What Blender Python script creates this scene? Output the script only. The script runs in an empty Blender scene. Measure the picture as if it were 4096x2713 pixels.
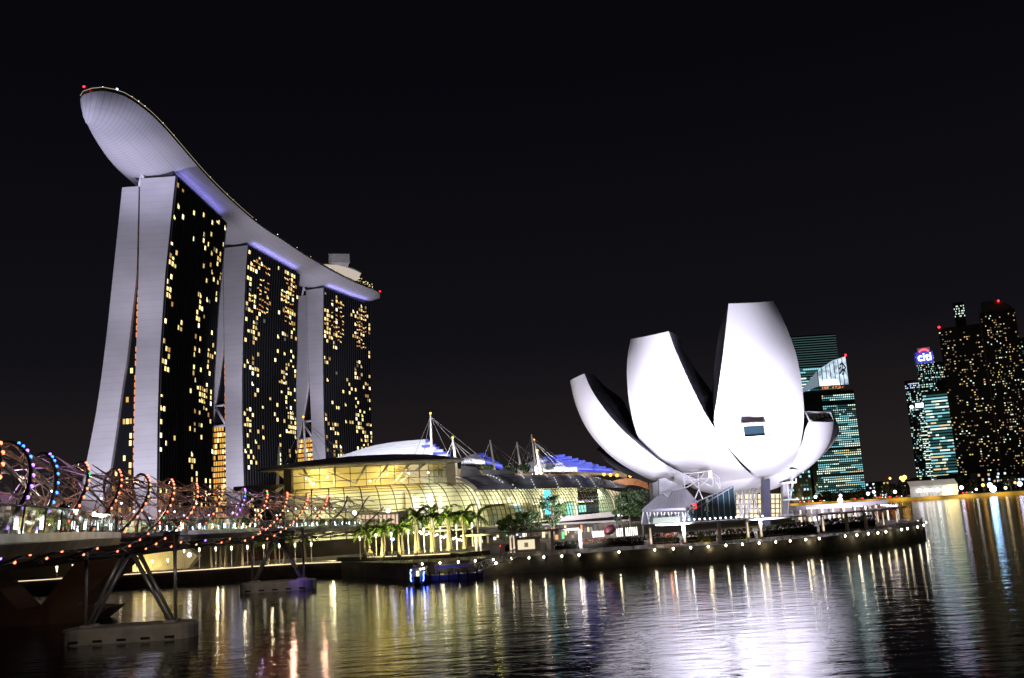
import bpy, math, random
from mathutils import Vector, Matrix
R = math.radians
random.seed(7)
scn = bpy.context.scene
col = scn.collection
# ------------------------------------------------------------------ camera
FPX, CXP, CYP, EYE = 3980.0, 2048.0, 1356.5, 10.0
PITCH, ROLL = math.atan(690 / FPX), R(3.7)
_f = Vector((0, math.cos(PITCH), math.sin(PITCH)))
_u0 = Vector((0, -math.sin(PITCH), math.cos(PITCH)))
_r0 = Vector((1, 0, 0))
_r = math.cos(ROLL) * _r0 - math.sin(ROLL) * _u0
_u = math.cos(ROLL) * _u0 + math.sin(ROLL) * _r0
CAM = Vector((0, 0, EYE))
cam_d = bpy.data.cameras.new('camera'); cam = bpy.data.objects.new('camera', cam_d); col.objects.link(cam)
m = Matrix((( _r.x, _u.x, -_f.x, 0), (_r.y, _u.y, -_f.y, 0), (_r.z, _u.z, -_f.z, 0), (0, 0, 0, 1)))
cam.matrix_world = Matrix.Translation(CAM) @ m
cam_d.sensor_width = 36; cam_d.lens = 36 * FPX / 4096
cam_d.clip_start = .5; cam_d.clip_end = 20000
scn.camera = cam
scn.view_settings.view_transform = 'Standard'; scn.view_settings.look = 'None'
scn.view_settings.exposure = 0; scn.view_settings.gamma = 1
scn.cycles.use_denoising = True
scn.cycles.max_bounces = 6; scn.cycles.diffuse_bounces = 2; scn.cycles.glossy_bounces = 3
scn.cycles.transmission_bounces = 4; scn.cycles.transparent_max_bounces = 16
scn.cycles.sample_clamp_indirect = 12; scn.cycles.caustics_reflective = False; scn.cycles.caustics_refractive = False
scn.cycles.use_light_tree = True

def ray(x, y):
    d = _f * FPX + _r * (x - CXP) - _u * (y - CYP)
    return d / d.y
def at(x, y, Y):            # the point that lies Y metres ahead on the sight line through (x, y) of the photograph
    return CAM + ray(x, y) * Y
def onz(x, y, z):           # the point at height z on that sight line
    d = ray(x, y); return CAM + d * ((z - EYE) / d.z)
# ------------------------------------------------------------------ night sky
w = bpy.data.worlds.new('World'); scn.world = w; w.use_nodes = True
nt = w.node_tree; nt.nodes.clear()
wo = nt.nodes.new('ShaderNodeOutputWorld'); bg = nt.nodes.new('ShaderNodeBackground')
tc = nt.nodes.new('ShaderNodeTexCoord'); sx = nt.nodes.new('ShaderNodeSeparateXYZ'); rp = nt.nodes.new('ShaderNodeValToRGB')
nt.links.new(tc.outputs['Generated'], sx.inputs[0]); nt.links.new(sx.outputs['Z'], rp.inputs[0])
nt.links.new(rp.outputs[0], bg.inputs[0]); nt.links.new(bg.outputs[0], wo.inputs[0])
e = rp.color_ramp.elements
e[0].position = 0.0; e[0].color = (.0200, .0152, .0148, 1)
e[1].position = .42; e[1].color = (.0022, .0021, .0038, 1)
k = rp.color_ramp.elements.new(.16); k.color = (.0058, .0053, .0074, 1)
bg.inputs[1].default_value = 1.0
# ------------------------------------------------------------------ materials
M = {}
def mat(name, base=(.5, .5, .5), rough=.6, metal=0., emit=None, es=0., var=0., vscale=1., bump=0., spec=.5, sample=True, bscale=None, evar=0):
    if name in M: return M[name]
    mt = bpy.data.materials.new(name); mt.use_nodes = True
    n = mt.node_tree.nodes; l = mt.node_tree.links; b = n['Principled BSDF']
    b.inputs['Base Color'].default_value = (*base, 1); b.inputs['Roughness'].default_value = rough
    b.inputs['Metallic'].default_value = metal; b.inputs['Specular IOR Level'].default_value = spec
    if emit:
        b.inputs['Emission Color'].default_value = (*emit, 1); b.inputs['Emission Strength'].default_value = es
        if not sample: mt.cycles.emission_sampling = 'NONE'
    if evar:
        t = n.new('ShaderNodeTexCoord'); no = n.new('ShaderNodeTexNoise'); no.inputs['Scale'].default_value = vscale; no.inputs['Detail'].default_value = 6
        mr = n.new('ShaderNodeMapRange'); mr.inputs[1].default_value = .35; mr.inputs[2].default_value = .65; mr.inputs[3].default_value = es*(1-evar); mr.inputs[4].default_value = es*(1+evar)
        l.new(t.outputs['Object'], no.inputs['Vector']); l.new(no.outputs['Fac'], mr.inputs[0]); l.new(mr.outputs[0], b.inputs['Emission Strength'])
    if var or bump:
        t = n.new('ShaderNodeTexCoord'); no = n.new('ShaderNodeTexNoise'); no.inputs['Scale'].default_value = vscale
        no.inputs['Detail'].default_value = 5
        l.new(t.outputs['Object'], no.inputs['Vector'])
        if var:
            mr = n.new('ShaderNodeMapRange'); mr.inputs[1].default_value = .3; mr.inputs[2].default_value = .7
            mr.inputs[3].default_value = 1 - var; mr.inputs[4].default_value = 1 + var
            mx = n.new('ShaderNodeVectorMath'); mx.operation = 'SCALE'; mx.inputs[0].default_value = base
            l.new(no.outputs['Fac'], mr.inputs[0]); l.new(mr.outputs[0], mx.inputs['Scale']); l.new(mx.outputs[0], b.inputs['Base Color'])
        if bump:
            bp = n.new('ShaderNodeBump'); bp.inputs['Strength'].default_value = bump; bp.inputs['Distance'].default_value = .1
            l.new(no.outputs['Fac'], bp.inputs['Height']); l.new(bp.outputs[0], b.inputs['Normal'])
    M[name] = mt
    return mt
def glow(name, c=(), s=0, sample=False):
    return mat(name, base=(.02, .02, .02), emit=c, es=s, sample=sample)
def glassmat(name, tint=(.8, .8, .8), clear=.85, rough=.03):
    if name in M: return M[name]
    mt = bpy.data.materials.new(name); mt.use_nodes = True
    n = mt.node_tree.nodes; l = mt.node_tree.links; n.clear()
    o = n.new('ShaderNodeOutputMaterial'); mx = n.new('ShaderNodeMixShader'); tr = n.new('ShaderNodeBsdfTransparent'); g = n.new('ShaderNodeBsdfGlossy')
    tr.inputs[0].default_value = (*tint, 1); g.inputs['Roughness'].default_value = rough; g.inputs[0].default_value = (.8, .85, .9, 1)
    lw = n.new('ShaderNodeLayerWeight'); lw.inputs[0].default_value = .35
    mr = n.new('ShaderNodeMapRange'); mr.inputs[3].default_value = 1 - clear; mr.inputs[4].default_value = .6
    l.new(lw.outputs['Fresnel'], mr.inputs[0]); l.new(mr.outputs[0], mx.inputs[0])
    l.new(tr.outputs[0], mx.inputs[1]); l.new(g.outputs[0], mx.inputs[2]); l.new(mx.outputs[0], o.inputs[0])
    M[name] = mt
    return mt
# ------------------------------------------------------------------ mesh builder
class MB:
    def __init__(s): s.v = []; s.f = []; s.mi = []; s.sm = []
    def add(s, vs, fs, mi=0, smooth=False):
        o = len(s.v); s.v += [tuple(v) for v in vs]
        for f in fs: s.f.append(tuple(i + o for i in f)); s.mi.append(mi); s.sm.append(smooth)
    def box(s, a, b, mi=0):
        x0, y0, z0 = [min(a[i], b[i]) for i in range(3)]; x1, y1, z1 = [max(a[i], b[i]) for i in range(3)]
        s.add([(x0,y0,z0),(x1,y0,z0),(x1,y1,z0),(x0,y1,z0),(x0,y0,z1),(x1,y0,z1),(x1,y1,z1),(x0,y1,z1)],
              [(0,3,2,1),(4,5,6,7),(0,1,5,4),(1,2,6,5),(2,3,7,6),(3,0,4,7)], mi)
        return s
    def obox(s, c, ax, ay, hx, hy, z0, z1, mi=0):      # oriented box: centre, two plan axes, half sizes
        c = Vector((c[0], c[1], 0)); ax = Vector(ax); ay = Vector(ay)
        p = [c + ax*sx_*hx + ay*sy_*hy for sx_, sy_ in ((-1,-1),(1,-1),(1,1),(-1,1))]
        s.prism([(q.x, q.y) for q in p], z0, z1, mi); return s
    def prism(s, pts, z0, z1, mi=0):
        n = len(pts)
        s.add([(p[0], p[1], z0) for p in pts] + [(p[0], p[1], z1) for p in pts],
              [tuple(range(n))[::-1], tuple(range(n, 2*n))] + [(i, (i+1) % n, n + (i+1) % n, n + i) for i in range(n)], mi)
        return s
    def quad(s, a, b, c, d, mi=0): s.add([a, b, c, d], [(0,1,2,3)], mi); return s
    def slab(s, pts, th, mi=0):                        # polygon in space thickened by vector th
        n = len(pts); th = Vector(th); p = [Vector(q) for q in pts]
        s.add(p + [q + th for q in p], [tuple(range(n))[::-1], tuple(range(n, 2*n))] + [(i, (i+1) % n, n + (i+1) % n, n + i) for i in range(n)], mi)
        return s
    def tube(s, path, r, n=6, mi=0, r2=None, cap=True):
        P = [Vector(p) for p in path]; L = len(P); rings = []
        prev = None
        for i, p in enumerate(P):
            t = (P[min(i+1, L-1)] - P[max(i-1, 0)]).normalized()
            if prev is None:
                a = Vector((0,0,1)) if abs(t.z) < .9 else Vector((1,0,0))
                x = t.cross(a).normalized()
            else: x = (prev - t * prev.dot(t)).normalized()
            prev = x; y = t.cross(x)
            rr = r if r2 is None else r + (r2 - r) * i / (L - 1)
            rings.append([p + (x*math.cos(2*math.pi*k/n) + y*math.sin(2*math.pi*k/n)) * rr for k in range(n)])
        vs = [v for g in rings for v in g]
        fs = [(i*n+k, i*n+(k+1) % n, (i+1)*n+(k+1) % n, (i+1)*n+k) for i in range(L-1) for k in range(n)]
        if cap: fs += [tuple(range(n))[::-1], tuple(range((L-1)*n, L*n))]
        s.add(vs, fs, mi, n > 4); return s
    def ball(s, c, r, mi=0, n=6, m_=4, sz=1.):
        c = Vector(c); vs = [c + Vector((0,0,r*sz))]; fs = []
        for i in range(1, m_):
            ph = math.pi*i/m_
            for k in range(n): vs.append(c + Vector((r*math.sin(ph)*math.cos(2*math.pi*k/n), r*math.sin(ph)*math.sin(2*math.pi*k/n), r*sz*math.cos(ph))))
        vs.append(c - Vector((0,0,r*sz)))
        for k in range(n): fs.append((0, 1+k, 1+(k+1) % n))
        for i in range(m_-2):
            for k in range(n): fs.append((1+i*n+k, 1+(i+1)*n+k, 1+(i+1)*n+(k+1) % n, 1+i*n+(k+1) % n))
        b = 1+(m_-2)*n
        for k in range(n): fs.append((b+k, len(vs)-1, b+(k+1) % n))
        s.add(vs, fs, mi, True); return s
    def grid(s, g, mi=0, smooth=True, closed=False):  # g: rows of points
        a, b = len(g), len(g[0])
        s.add([p for r_ in g for p in r_], [(i*b+j, i*b+(j+1) % b, (i+1)*b+(j+1) % b, (i+1)*b+j) for i in range(a-1) for j in range(b if closed else b-1)], mi, smooth)
        return s
    def build(s, name, mats, parent=None):
        me = bpy.data.meshes.new(name); me.from_pydata(s.v, [], s.f)
        for q in (mats if isinstance(mats, (list, tuple)) else [mats]): me.materials.append(q)
        me.polygons.foreach_set('material_index', s.mi); me.polygons.foreach_set('use_smooth', s.sm); me.update()
        o = bpy.data.objects.new(name, me); col.objects.link(o)
        if parent is not None: attach(o, parent)
        return o
def wloc(o):
    return (wloc(o.parent) if o.parent else Vector((0,0,0))) + (o.location if o.type == 'EMPTY' else Vector((0,0,0)))
def attach(o, parent):
    o.parent = parent
    if parent.type == 'EMPTY': o.matrix_parent_inverse = Matrix.Translation(-wloc(parent))
def tag(o, label=None, cat=None, group=None, kind=None):
    if label: o['label'] = label
    if cat: o['category'] = cat
    if group: o['group'] = group
    if kind: o['kind'] = kind
    return o
def thing(name, label, cat, loc=(0,0,0), group=None):
    o = bpy.data.objects.new(name, None); col.objects.link(o); o.location = loc; o.empty_display_size = 1
    return tag(o, label, cat, group)
def struct(name, mb, m_): return tag(mb.build(name, m_), kind='structure')
def lamp(name, kind, loc, target, power, color, size=1., angle=60, blend=.6, parent=None, size_y=None):
    d = bpy.data.lights.new(name, kind); d.energy = power; d.color = color
    if kind == 'SPOT': d.spot_size = R(angle); d.spot_blend = blend; d.shadow_soft_size = size
    elif kind == 'AREA':
        d.size = size
        if size_y: d.shape = 'RECTANGLE'; d.size_y = size_y
    else: d.shadow_soft_size = size
    o = bpy.data.objects.new(name, d); col.objects.link(o); o.location = loc
    if target is not None:
        o.rotation_euler = (Vector(target) - Vector(loc)).to_track_quat('-Z', 'Y').to_euler()
    if parent is not None: attach(o, parent)
    return o
def lerp(a, b, t): return a + (b - a) * t
def curve(pts, n):      # smooth resample of a polyline (Catmull-Rom) into n points, by chord length
    P = [Vector(p) for p in pts]; L = [0]
    for a, b in zip(P, P[1:]): L.append(L[-1] + (b-a).length)
    out = []
    for i in range(n):
        s = L[-1]*i/(n-1); k = 0
        while k < len(P)-2 and L[k+1] < s: k += 1
        t = (s-L[k])/max(L[k+1]-L[k], 1e-9)
        p0, p1, p2, p3 = P[max(k-1,0)], P[k], P[k+1], P[min(k+2,len(P)-1)]
        out.append(.5*((2*p1)+(p2-p0)*t+(2*p0-5*p1+4*p2-p3)*t*t+(3*p1-p0-3*p2+p3)*t**3))
    return out
def interp(tab, x):
    if x <= tab[0][0]: return tab[0][1]
    for (a, va), (b, vb) in zip(tab, tab[1:]):
        if x <= b: return va + (vb-va)*(x-a)/(b-a)
    return tab[-1][1]
# ------------------------------------------------------------------ water and land
def water_mat():
    mt = bpy.data.materials.new('bay_water'); mt.use_nodes = True
    n = mt.node_tree.nodes; l = mt.node_tree.links; b = n['Principled BSDF']
    b.inputs['Base Color'].default_value = (.004, .006, .008, 1); b.inputs['Roughness'].default_value = .075
    b.inputs['IOR'].default_value = 1.36; b.inputs['Specular IOR Level'].default_value = .5
    t = n.new('ShaderNodeTexCoord')
    mp = n.new('ShaderNodeMapping'); mp.inputs['Scale'].default_value = (.55, 1.0, 1); mp.inputs['Rotation'].default_value = (0, 0, .12)
    l.new(t.outputs['Object'], mp.inputs[0])
    hs = None
    for sc, det, wt in ((.2, 2, .5), (.8, 3, .30), (2.6, 3, .10)):
        no = n.new('ShaderNodeTexNoise'); no.inputs['Scale'].default_value = sc; no.inputs['Detail'].default_value = det
        no.inputs['Roughness'].default_value = .55
        l.new(mp.outputs[0], no.inputs['Vector'])
        mu = n.new('ShaderNodeMath'); mu.operation = 'MULTIPLY'; mu.inputs[1].default_value = wt; l.new(no.outputs['Fac'], mu.inputs[0])
        if hs is None: hs = mu.outputs[0]
        else:
            ad = n.new('ShaderNodeMath'); ad.operation = 'ADD'; l.new(hs, ad.inputs[0]); l.new(mu.outputs[0], ad.inputs[1]); hs = ad.outputs[0]
    bp = n.new('ShaderNodeBump'); bp.inputs['Strength'].default_value = 1.0; bp.inputs['Distance'].default_value = .13
    l.new(hs, bp.inputs['Height']); l.new(bp.outputs[0], b.inputs['Normal'])
    return mt
mb = MB(); mb.quad((-9000,-300,0), (9000,-300,0), (9000,9000,0), (-9000,9000,0))
struct('water', mb, water_mat())

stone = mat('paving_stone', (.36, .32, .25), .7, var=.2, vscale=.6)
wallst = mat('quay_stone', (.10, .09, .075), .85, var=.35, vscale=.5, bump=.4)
conc = mat('concrete', (.42, .39, .36), .8, var=.15, vscale=.8, bump=.2)
white_paint = mat('white_steel', (.75, .74, .76), .4)
grey_steel = mat('grey_steel', (.33, .33, .35), .35, metal=.6)
dark_steel = mat('dark_steel', (.06, .055, .06), .4, metal=.5)
SHORE = [(-107,206.5),(-71,205),(-45,203.5),(-36,198),(-28,184),(-20,171),(-11,169.5),(-2,168.2),(6,165.5),(15,167),(24,166.5),(33,166),(41,167),(49,169.2),(56,173),(61,176.5),(67,182.5),(73,190),(77,197),(81,206),(83.5,213),(85,222),(86,240)]
land = [(-6000,210),(-400,207)] + SHORE + [(84,262),(74,300),(66,340),(72,420),(60,600),(-20,900),(-6000,900)]
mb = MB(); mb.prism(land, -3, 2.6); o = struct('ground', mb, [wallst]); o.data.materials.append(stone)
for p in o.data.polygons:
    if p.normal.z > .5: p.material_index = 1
far = [(-3000,1150),(120,1000),(192,880),(235,810),(335,652),(420,560),(700,420),(6000,300),(9000,9000),(-9000,9000)]
mb = MB(); mb.prism(far, -3, 2.2); o = struct('far_ground', mb, [mat('far_quay_wall', (.55,.40,.12), .8, var=.2, vscale=.1), mat('far_paving', (.05,.05,.045), .9)])
for p in o.data.polygons:
    if p.normal.z > .5: p.material_index = 1
# far quay wash lights: lamps under the coping of the far promenade
for i in range(11):
    t = i / 10; x = lerp(205, 345, t); y = lerp(862, 640, t)
    lamp('quay_wash', 'SPOT', (x - 9, y - 14, 3.0), (x, y, .9), 9000, (1.0, .72, .2), size=.3, angle=140)

# ------------------------------------------------------------------ twin-slab hotel towers
def slab_mat():
    mt = mat('pale_cladding', (.62, .61, .66), .65)
    n = mt.node_tree.nodes; l = mt.node_tree.links; b = n['Principled BSDF']
    t = n.new('ShaderNodeTexCoord'); mp = n.new('ShaderNodeMapping'); mp.inputs['Scale'].default_value = (.06, .06, .10)
    no = n.new('ShaderNodeTexNoise'); no.inputs['Scale'].default_value = 1; no.inputs['Detail'].default_value = 3
    l.new(t.outputs['Object'], mp.inputs[0]); l.new(mp.outputs[0], no.inputs['Vector'])
    mr = n.new('ShaderNodeMapRange'); mr.inputs[1].default_value = .35; mr.inputs[2].default_value = .65; mr.inputs[3].default_value = .93; mr.inputs[4].default_value = 1.05
    sp = n.new('ShaderNodeSeparateXYZ'); l.new(t.outputs['Object'], sp.inputs[0])
    fr = n.new('ShaderNodeMath'); fr.operation = 'MULTIPLY'; fr.inputs[1].default_value = 1/3.4; l.new(sp.outputs['Z'], fr.inputs[0])
    f2 = n.new('ShaderNodeMath'); f2.operation = 'FRACT'; l.new(fr.outputs[0], f2.inputs[0])
    gt = n.new('ShaderNodeMath'); gt.operation = 'LESS_THAN'; gt.inputs[1].default_value = .12; l.new(f2.outputs[0], gt.inputs[0])
    ml = n.new('ShaderNodeMath'); ml.operation = 'MULTIPLY_ADD'; ml.inputs[1].default_value = -.09; l.new(gt.outputs[0], ml.inputs[0]); l.new(mr.outputs[0], ml.inputs[2])
    mx = n.new('ShaderNodeVectorMath'); mx.operation = 'SCALE'; mx.inputs[0].default_value = (.62, .61, .66)
    l.new(no.outputs['Fac'], mr.inputs[0]); l.new(ml.outputs[0], mx.inputs['Scale']); l.new(mx.outputs[0], b.inputs['Base Color'])
    return mt
clad = slab_mat()
def curtain_mat():
    mt = mat('dark_curtain_glass', (.012, .014, .016), .12, spec=.6)
    n = mt.node_tree.nodes; l = mt.node_tree.links; b = n['Principled BSDF']
    t = n.new('ShaderNodeTexCoord'); no = n.new('ShaderNodeTexNoise'); no.inputs['Scale'].default_value = .35; no.inputs['Detail'].default_value = 3
    bp = n.new('ShaderNodeBump'); bp.inputs['Strength'].default_value = .5; bp.inputs['Distance'].default_value = .05
    l.new(t.outputs['Object'], no.inputs['Vector']); l.new(no.outputs['Fac'], bp.inputs['Height']); l.new(bp.outputs[0], b.inputs['Normal'])
    return mt
curtain = curtain_mat()
mullion = mat('dark_mullion', (.05, .05, .055), .5)
WIN = [glow('lit_room_a', (1.0, .78, .30), 1.9), glow('lit_room_b', (1.0, .70, .24), 1.1), glow('lit_room_c', (1.0, .85, .48), 2.6),
       glow('lit_room_d', (1.0, .55, .18), .55), glow('dim_room', (.55, .62, .55), .22)]
amber = glow('amber_glow', (1.0, .26, .03), 1.3); atrium = glow('atrium_glow', (1.0, .55, .10), .9); atrium2 = glow('atrium_glow_bright', (1.0, .74, .3), 1.9)
GAP = [mat('atrium_frame', (.05, .04, .035), .5), amber, atrium, atrium2]

def mj(rnd): return rnd.choice((0,1,1,3,3,4))
def tower(P0, P1, RR, RL, LL, LR, dens, seed, label, atr):
    rnd = random.Random(seed)
    P0 = Vector((*P0, 0)); P1 = Vector((*P1, 0)); L = (P1-P0).length; v = (P1-P0)/L; a = Vector((-v.y, v.x, 0))
    root = thing('hotel_tower', label, 'tower', P0 + v*L/2 + Vector((0,0,2.6)), 'twin-slab hotel towers')
    def Q(s, t, z): return P0 + a*s + v*t + Vector((0, 0, z))
    zs = [2.6 + i*(190-2.6)/30 for i in range(31)]
    def prof(tab, z): return interp(sorted((zz, ss) for ss, zz in tab), z)
    # slab nearest the bay and the leaning slab behind it
    for nm, A, B, top in (('front_slab', RR, RL, 190), ('leaning_slab', LR, LL, 186)):
        mb = MB(); zz = [z if z < top else top for z in zs]
        rows = [[Q(prof(A, z) + (.05 if nm == 'front_slab' else .25), 0, z), Q(prof(B, z) - (0.15 if nm == 'front_slab' else 0), 0, z), Q(prof(B, z) - (0.15 if nm == 'front_slab' else 0), L, z), Q(prof(A, z) + (.05 if nm == 'front_slab' else .25), L, z)] for z in zz]
        mb.grid(rows, smooth=False, closed=True)
        mb.add(rows[-1], [(0,1,2,3)])
        mb.build(nm, clad, root)
    # curtain wall on the bay side, 0.5 m proud of the slab, with mullions
    mb = MB()
    mb.grid([[Q(prof(RR, z) - .6, .6, z), Q(prof(RR, z) - .6, L - .4, z)] for z in zs], smooth=True)
    mb.grid([[Q(prof(RR, z) - .6, .6, z), Q(prof(RR, z) + .1, .6, z)] for z in zs], smooth=True)
    mb.build('glass_facade', curtain, root)
    nc, nf = 22, 54; cw = (L-1)/nc; fh = (188-6)/nf
    mb = MB()
    for c in range(0, nc+1):
        mb.grid([[Q(prof(RR, z) - 1.0, .55 + c*cw, z), Q(prof(RR, z) - 1.0, .75 + c*cw, z), Q(prof(RR, z) - .62, .75 + c*cw, z)] for z in zs], smooth=False)
    mb.build('facade_fins', mullion, root)
    # lit rooms
    big, cells = [], []
    noise = {}
    def cn(c, f):
        k = (c//3, f//5)
        if k not in noise: noise[k] = rnd.random()
        return noise[k]
    for f in range(1, nf):
        for c in range(nc):
            t = (c+.5)/nc; zf = f/nf
            p = interp(dens, t) * ((2.5 if atr else 2.0)*cn(c, f)**1.1)
            if rnd.random() < p*1.2:
                mi = rnd.choices([0,1,2,3,4], [5,3,3,2,1])[0]
                cells.append((c, f, mi))
    def wq(mb, c, f, mi):
        z0 = 6 + f*fh + .35; z1 = z0 + fh*.70; t0 = .9 + c*cw + cw*.10; t1 = .5 + (c+1)*cw - cw*.06; tm = t0 + (t1-t0)*.52
        for q_, (u0, u1) in enumerate(((t0, tm-.12), (tm+.12, t1))):
            mi = mi if q_ == 0 or rnd.random() < .6 else (mj(rnd))
            if rnd.random() < .22: z1 = z0 + fh*rnd.uniform(.3,.6)
            mb.quad(Q(prof(RR, z0)-.68, u0, z0), Q(prof(RR, z0)-.68, u1, z0), Q(prof(RR, z1)-.68, u1, z1), Q(prof(RR, z1)-.68, u0, z1), mi)
    rnd.shuffle(cells); cells.sort(key=lambda q: q[0])
    for c, f, mi in cells[:98]:
        mb = MB(); wq(mb, c, f, mi); mb.build('lit_window', WIN, root)
    mb = MB()
    for c, f, mi in cells[98:]: wq(mb, c, f, mi)
    tag(mb.build('lit_windows', WIN, root), kind='stuff')
    # top floors
    mb = MB()
    if atr:
        for c in range(nc):
            if dens[0][0] < 0: pass
            t = (c+.5)/nc
            if .08 < t < .42 or .66 < t < .9:
                for f in range(nf-11, nf-1):
                    if rnd.random() < (.7 if (.22 < t < .42 or .7 < t < .85) else .35):
                        z0 = 6 + f*fh + .5; z1 = z0 + .75; t0 = .9+c*cw; t1 = .4+(c+1)*cw
                        zd = rnd.choice((-.9, .9, 0))
                        mb.quad(Q(prof(RR, z0)-.69, t0, z0), Q(prof(RR, z0)-.69, t1, z0+zd), Q(prof(RR, z1)-.69, t1, z1+zd), Q(prof(RR, z1)-.69, t0, z1), rnd.choice((0,0,1)))
        tag(mb.build('sky_lounge_windows', [glow('lounge_orange', (1, .42, .12), .85), glow('lounge_yellow', (1, .68, .25), 1.5)], root), kind='stuff')
    # glazed atrium between the slabs
    mb = MB(); mbl = MB(); zt = None
    N = 52
    for i in range(N):
        z0 = 3 + i*187/N; z1 = z0 + 187/N; 
        s0 = prof(RL, z0); s1 = prof(LR, z0)
        if s1 - s0 < .35: continue
        mb.quad(Q(prof(RL, z0), 2, z0), Q(prof(LR, z0), 2, z0), Q(prof(LR, z1), 2, z1), Q(prof(RL, z1), 2, z1))
        mb.box((0,0,0), (0,0,0)) if False else None
        w_ = s1 - s0
        low = z0 < (12 if atr == 0 else 74)
        if not low and rnd.random() < .82:
            mbl.quad(Q(s0+.1, 1.9, z0+.5), Q(s0+min(1.0, w_*.5), 1.9, z0+.5), Q(s0+min(1.0, w_*.5), 1.9, z1-.6), Q(s0+.1, 1.9, z1-.6), 1)
        if low or atr == 0:
            k = max(1, int(w_/1.5))
            for j in range(k):
                pr = .95 if low else (.22 if z0 < 95 and j > 0 and j < k-1 else 0)
                if rnd.random() < pr:
                    u0 = s0 + w_*(j+.12)/k; u1 = s0 + w_*(j+.88)/k
                    mbl.quad(Q(u0, 1.88, z0+.5), Q(u1, 1.88, z0+.5), Q(u1, 1.88, z1-.5), Q(u0, 1.88, z1-.5), rnd.choice((2,2,3,2,1)) if low else rnd.choice((3,2)))
        if low and rnd.random() < .9:
            mbl.quad(Q(s0+.15, 1.85, z0+1.4), Q(s0+1.6, 1.85, z0+1.4), Q(s0+1.6, 1.85, z0+2.4), Q(s0+.15, 1.85, z0+2.4), 3)
    mb.build('atrium_glass', curtain, root); tag(mbl.build('atrium_windows', GAP, root), kind='stuff')
    if atr:
        mb = MB(); z0 = 75
        for zz in (z0, z0+13): mb.tube([Q(prof(RL, zz), 1, zz), Q(prof(LR, zz)+.3, 1, zz)], .9)
        mb.tube([Q(prof(RL, z0), 1, z0+.5), Q(prof(LR, z0+13)+.2, 1, z0+12.5)], .8)
        mb.build('brace', clad, root)
    # roof plant storey under the sky deck
    mb = MB(); mb.add([Q(2, 1.5, 190.02), Q(15, 1.5, 190.02), Q(15, L-1.5, 190.02), Q(2, L-1.5, 190.02), Q(2, 1.5, 194.5), Q(15, 1.5, 194.5), Q(15, L-1.5, 194.5), Q(2, L-1.5, 194.5)],
           [(0,1,5,4),(1,2,6,5),(2,3,7,6),(3,0,4,7),(4,5,6,7)])
    mb.build('plant_storey', mullion, root)
    mb = MB()
    for s_, t_, tx in ((16.6, .8, 4), (19, .8, -3), (16.6, L-.8, 4)):
        mb.tube([Q(s_, t_, 186 if s_ > 18 else 190), Q(s_+tx*.5, t_, 195.5)], .7)
    mb.build('prop', white_paint, root)
    # wash of violet LED light on the hull above the curtain wall
    lo = lamp('led_wash', 'AREA', Q(-1.4, L/2, 190.6), Q(2.0, L/2, 200), 1700, (.36, .33, 1.0), size=L*.86, size_y=.5, parent=root)
    z_ = (Q(2.0, L/2, 200) - Q(-1.4, L/2, 190.6)).normalized() * -1; x_ = v; y_ = z_.cross(x_)
    lo.rotation_euler = Matrix((x_, y_, z_)).transposed().to_euler()
    return Q, L, a, v, root
RR1 = [(0,190),(5.6,138),(8.7,93),(9.6,64),(10.0,35),(9.8,2)]; RL1 = [(18.3,190),(19.2,139),(20.3,102),(21.0,79),(21.5,50),(21.6,2)]
LL1 = [(27.5,186),(33.6,124),(35.0,110),(37.6,88),(40.2,70),(45.4,43),(54,2)]; LR1 = [(18.7,190),(19.8,139),(22.3,117),(24.5,97),(26.4,86),(27.8,76),(29.5,63),(32.4,44),(39.5,2)]
RR2 = [(0,190),(1.8,171),(4.2,132),(5.4,104),(5.8,76),(5.4,39),(4.8,2)]; RL2 = [(16.7,190),(17.0,133),(17.2,86),(17.3,2)]
LL2 = [(25,186),(28,129),(33,82),(39,50),(48,2)]; LR2 = [(16.9,190),(17.1,129),(20.7,105),(25.1,82),(30,60),(37,2)]
RR3 = [(0,190),(2.3,142),(3.3,97),(2.8,55),(2.2,2)]; RL3 = [(15.3,190),(15.2,144),(14.6,115),(14.0,86),(13.7,2)]
LL3 = [(23.6,186),(23.9,145),(25.6,122),(30.3,94),(36,56),(44,2)]; LR3 = [(15.2,190),(14.9,118),(17.8,104),(25.0,76),(29,60),(38,2)]
T1 = tower((-166.6,486),(-165.5,569.5), RR1, RL1, LL1, LR1, [(0,.17),(.12,.15),(.18,.02),(.5,.015),(.56,.20),(.8,.22),(1,.18)], 3,
           'nearest and largest hotel tower, two pale slabs splayed widest at the foot', 0)
T2 = tower((-166.6,620.6),(-151.8,704.6), RR2, RL2, LL2, LR2, [(0,.18),(.25,.15),(.30,.02),(.6,.025),(.66,.18),(.9,.22),(1,.18)], 5,
           'middle hotel tower of three, orange-lit atrium grid at its foot', 1)
T3 = tower((-143.3,750.7),(-118.5,825), RR3, RL3, LL3, LR3, [(0,.18),(.25,.18),(.32,.02),(.6,.02),(.66,.18),(.9,.24),(1,.2)], 9,
           'farthest hotel tower, standing behind the mast of the mall', 1)
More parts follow.
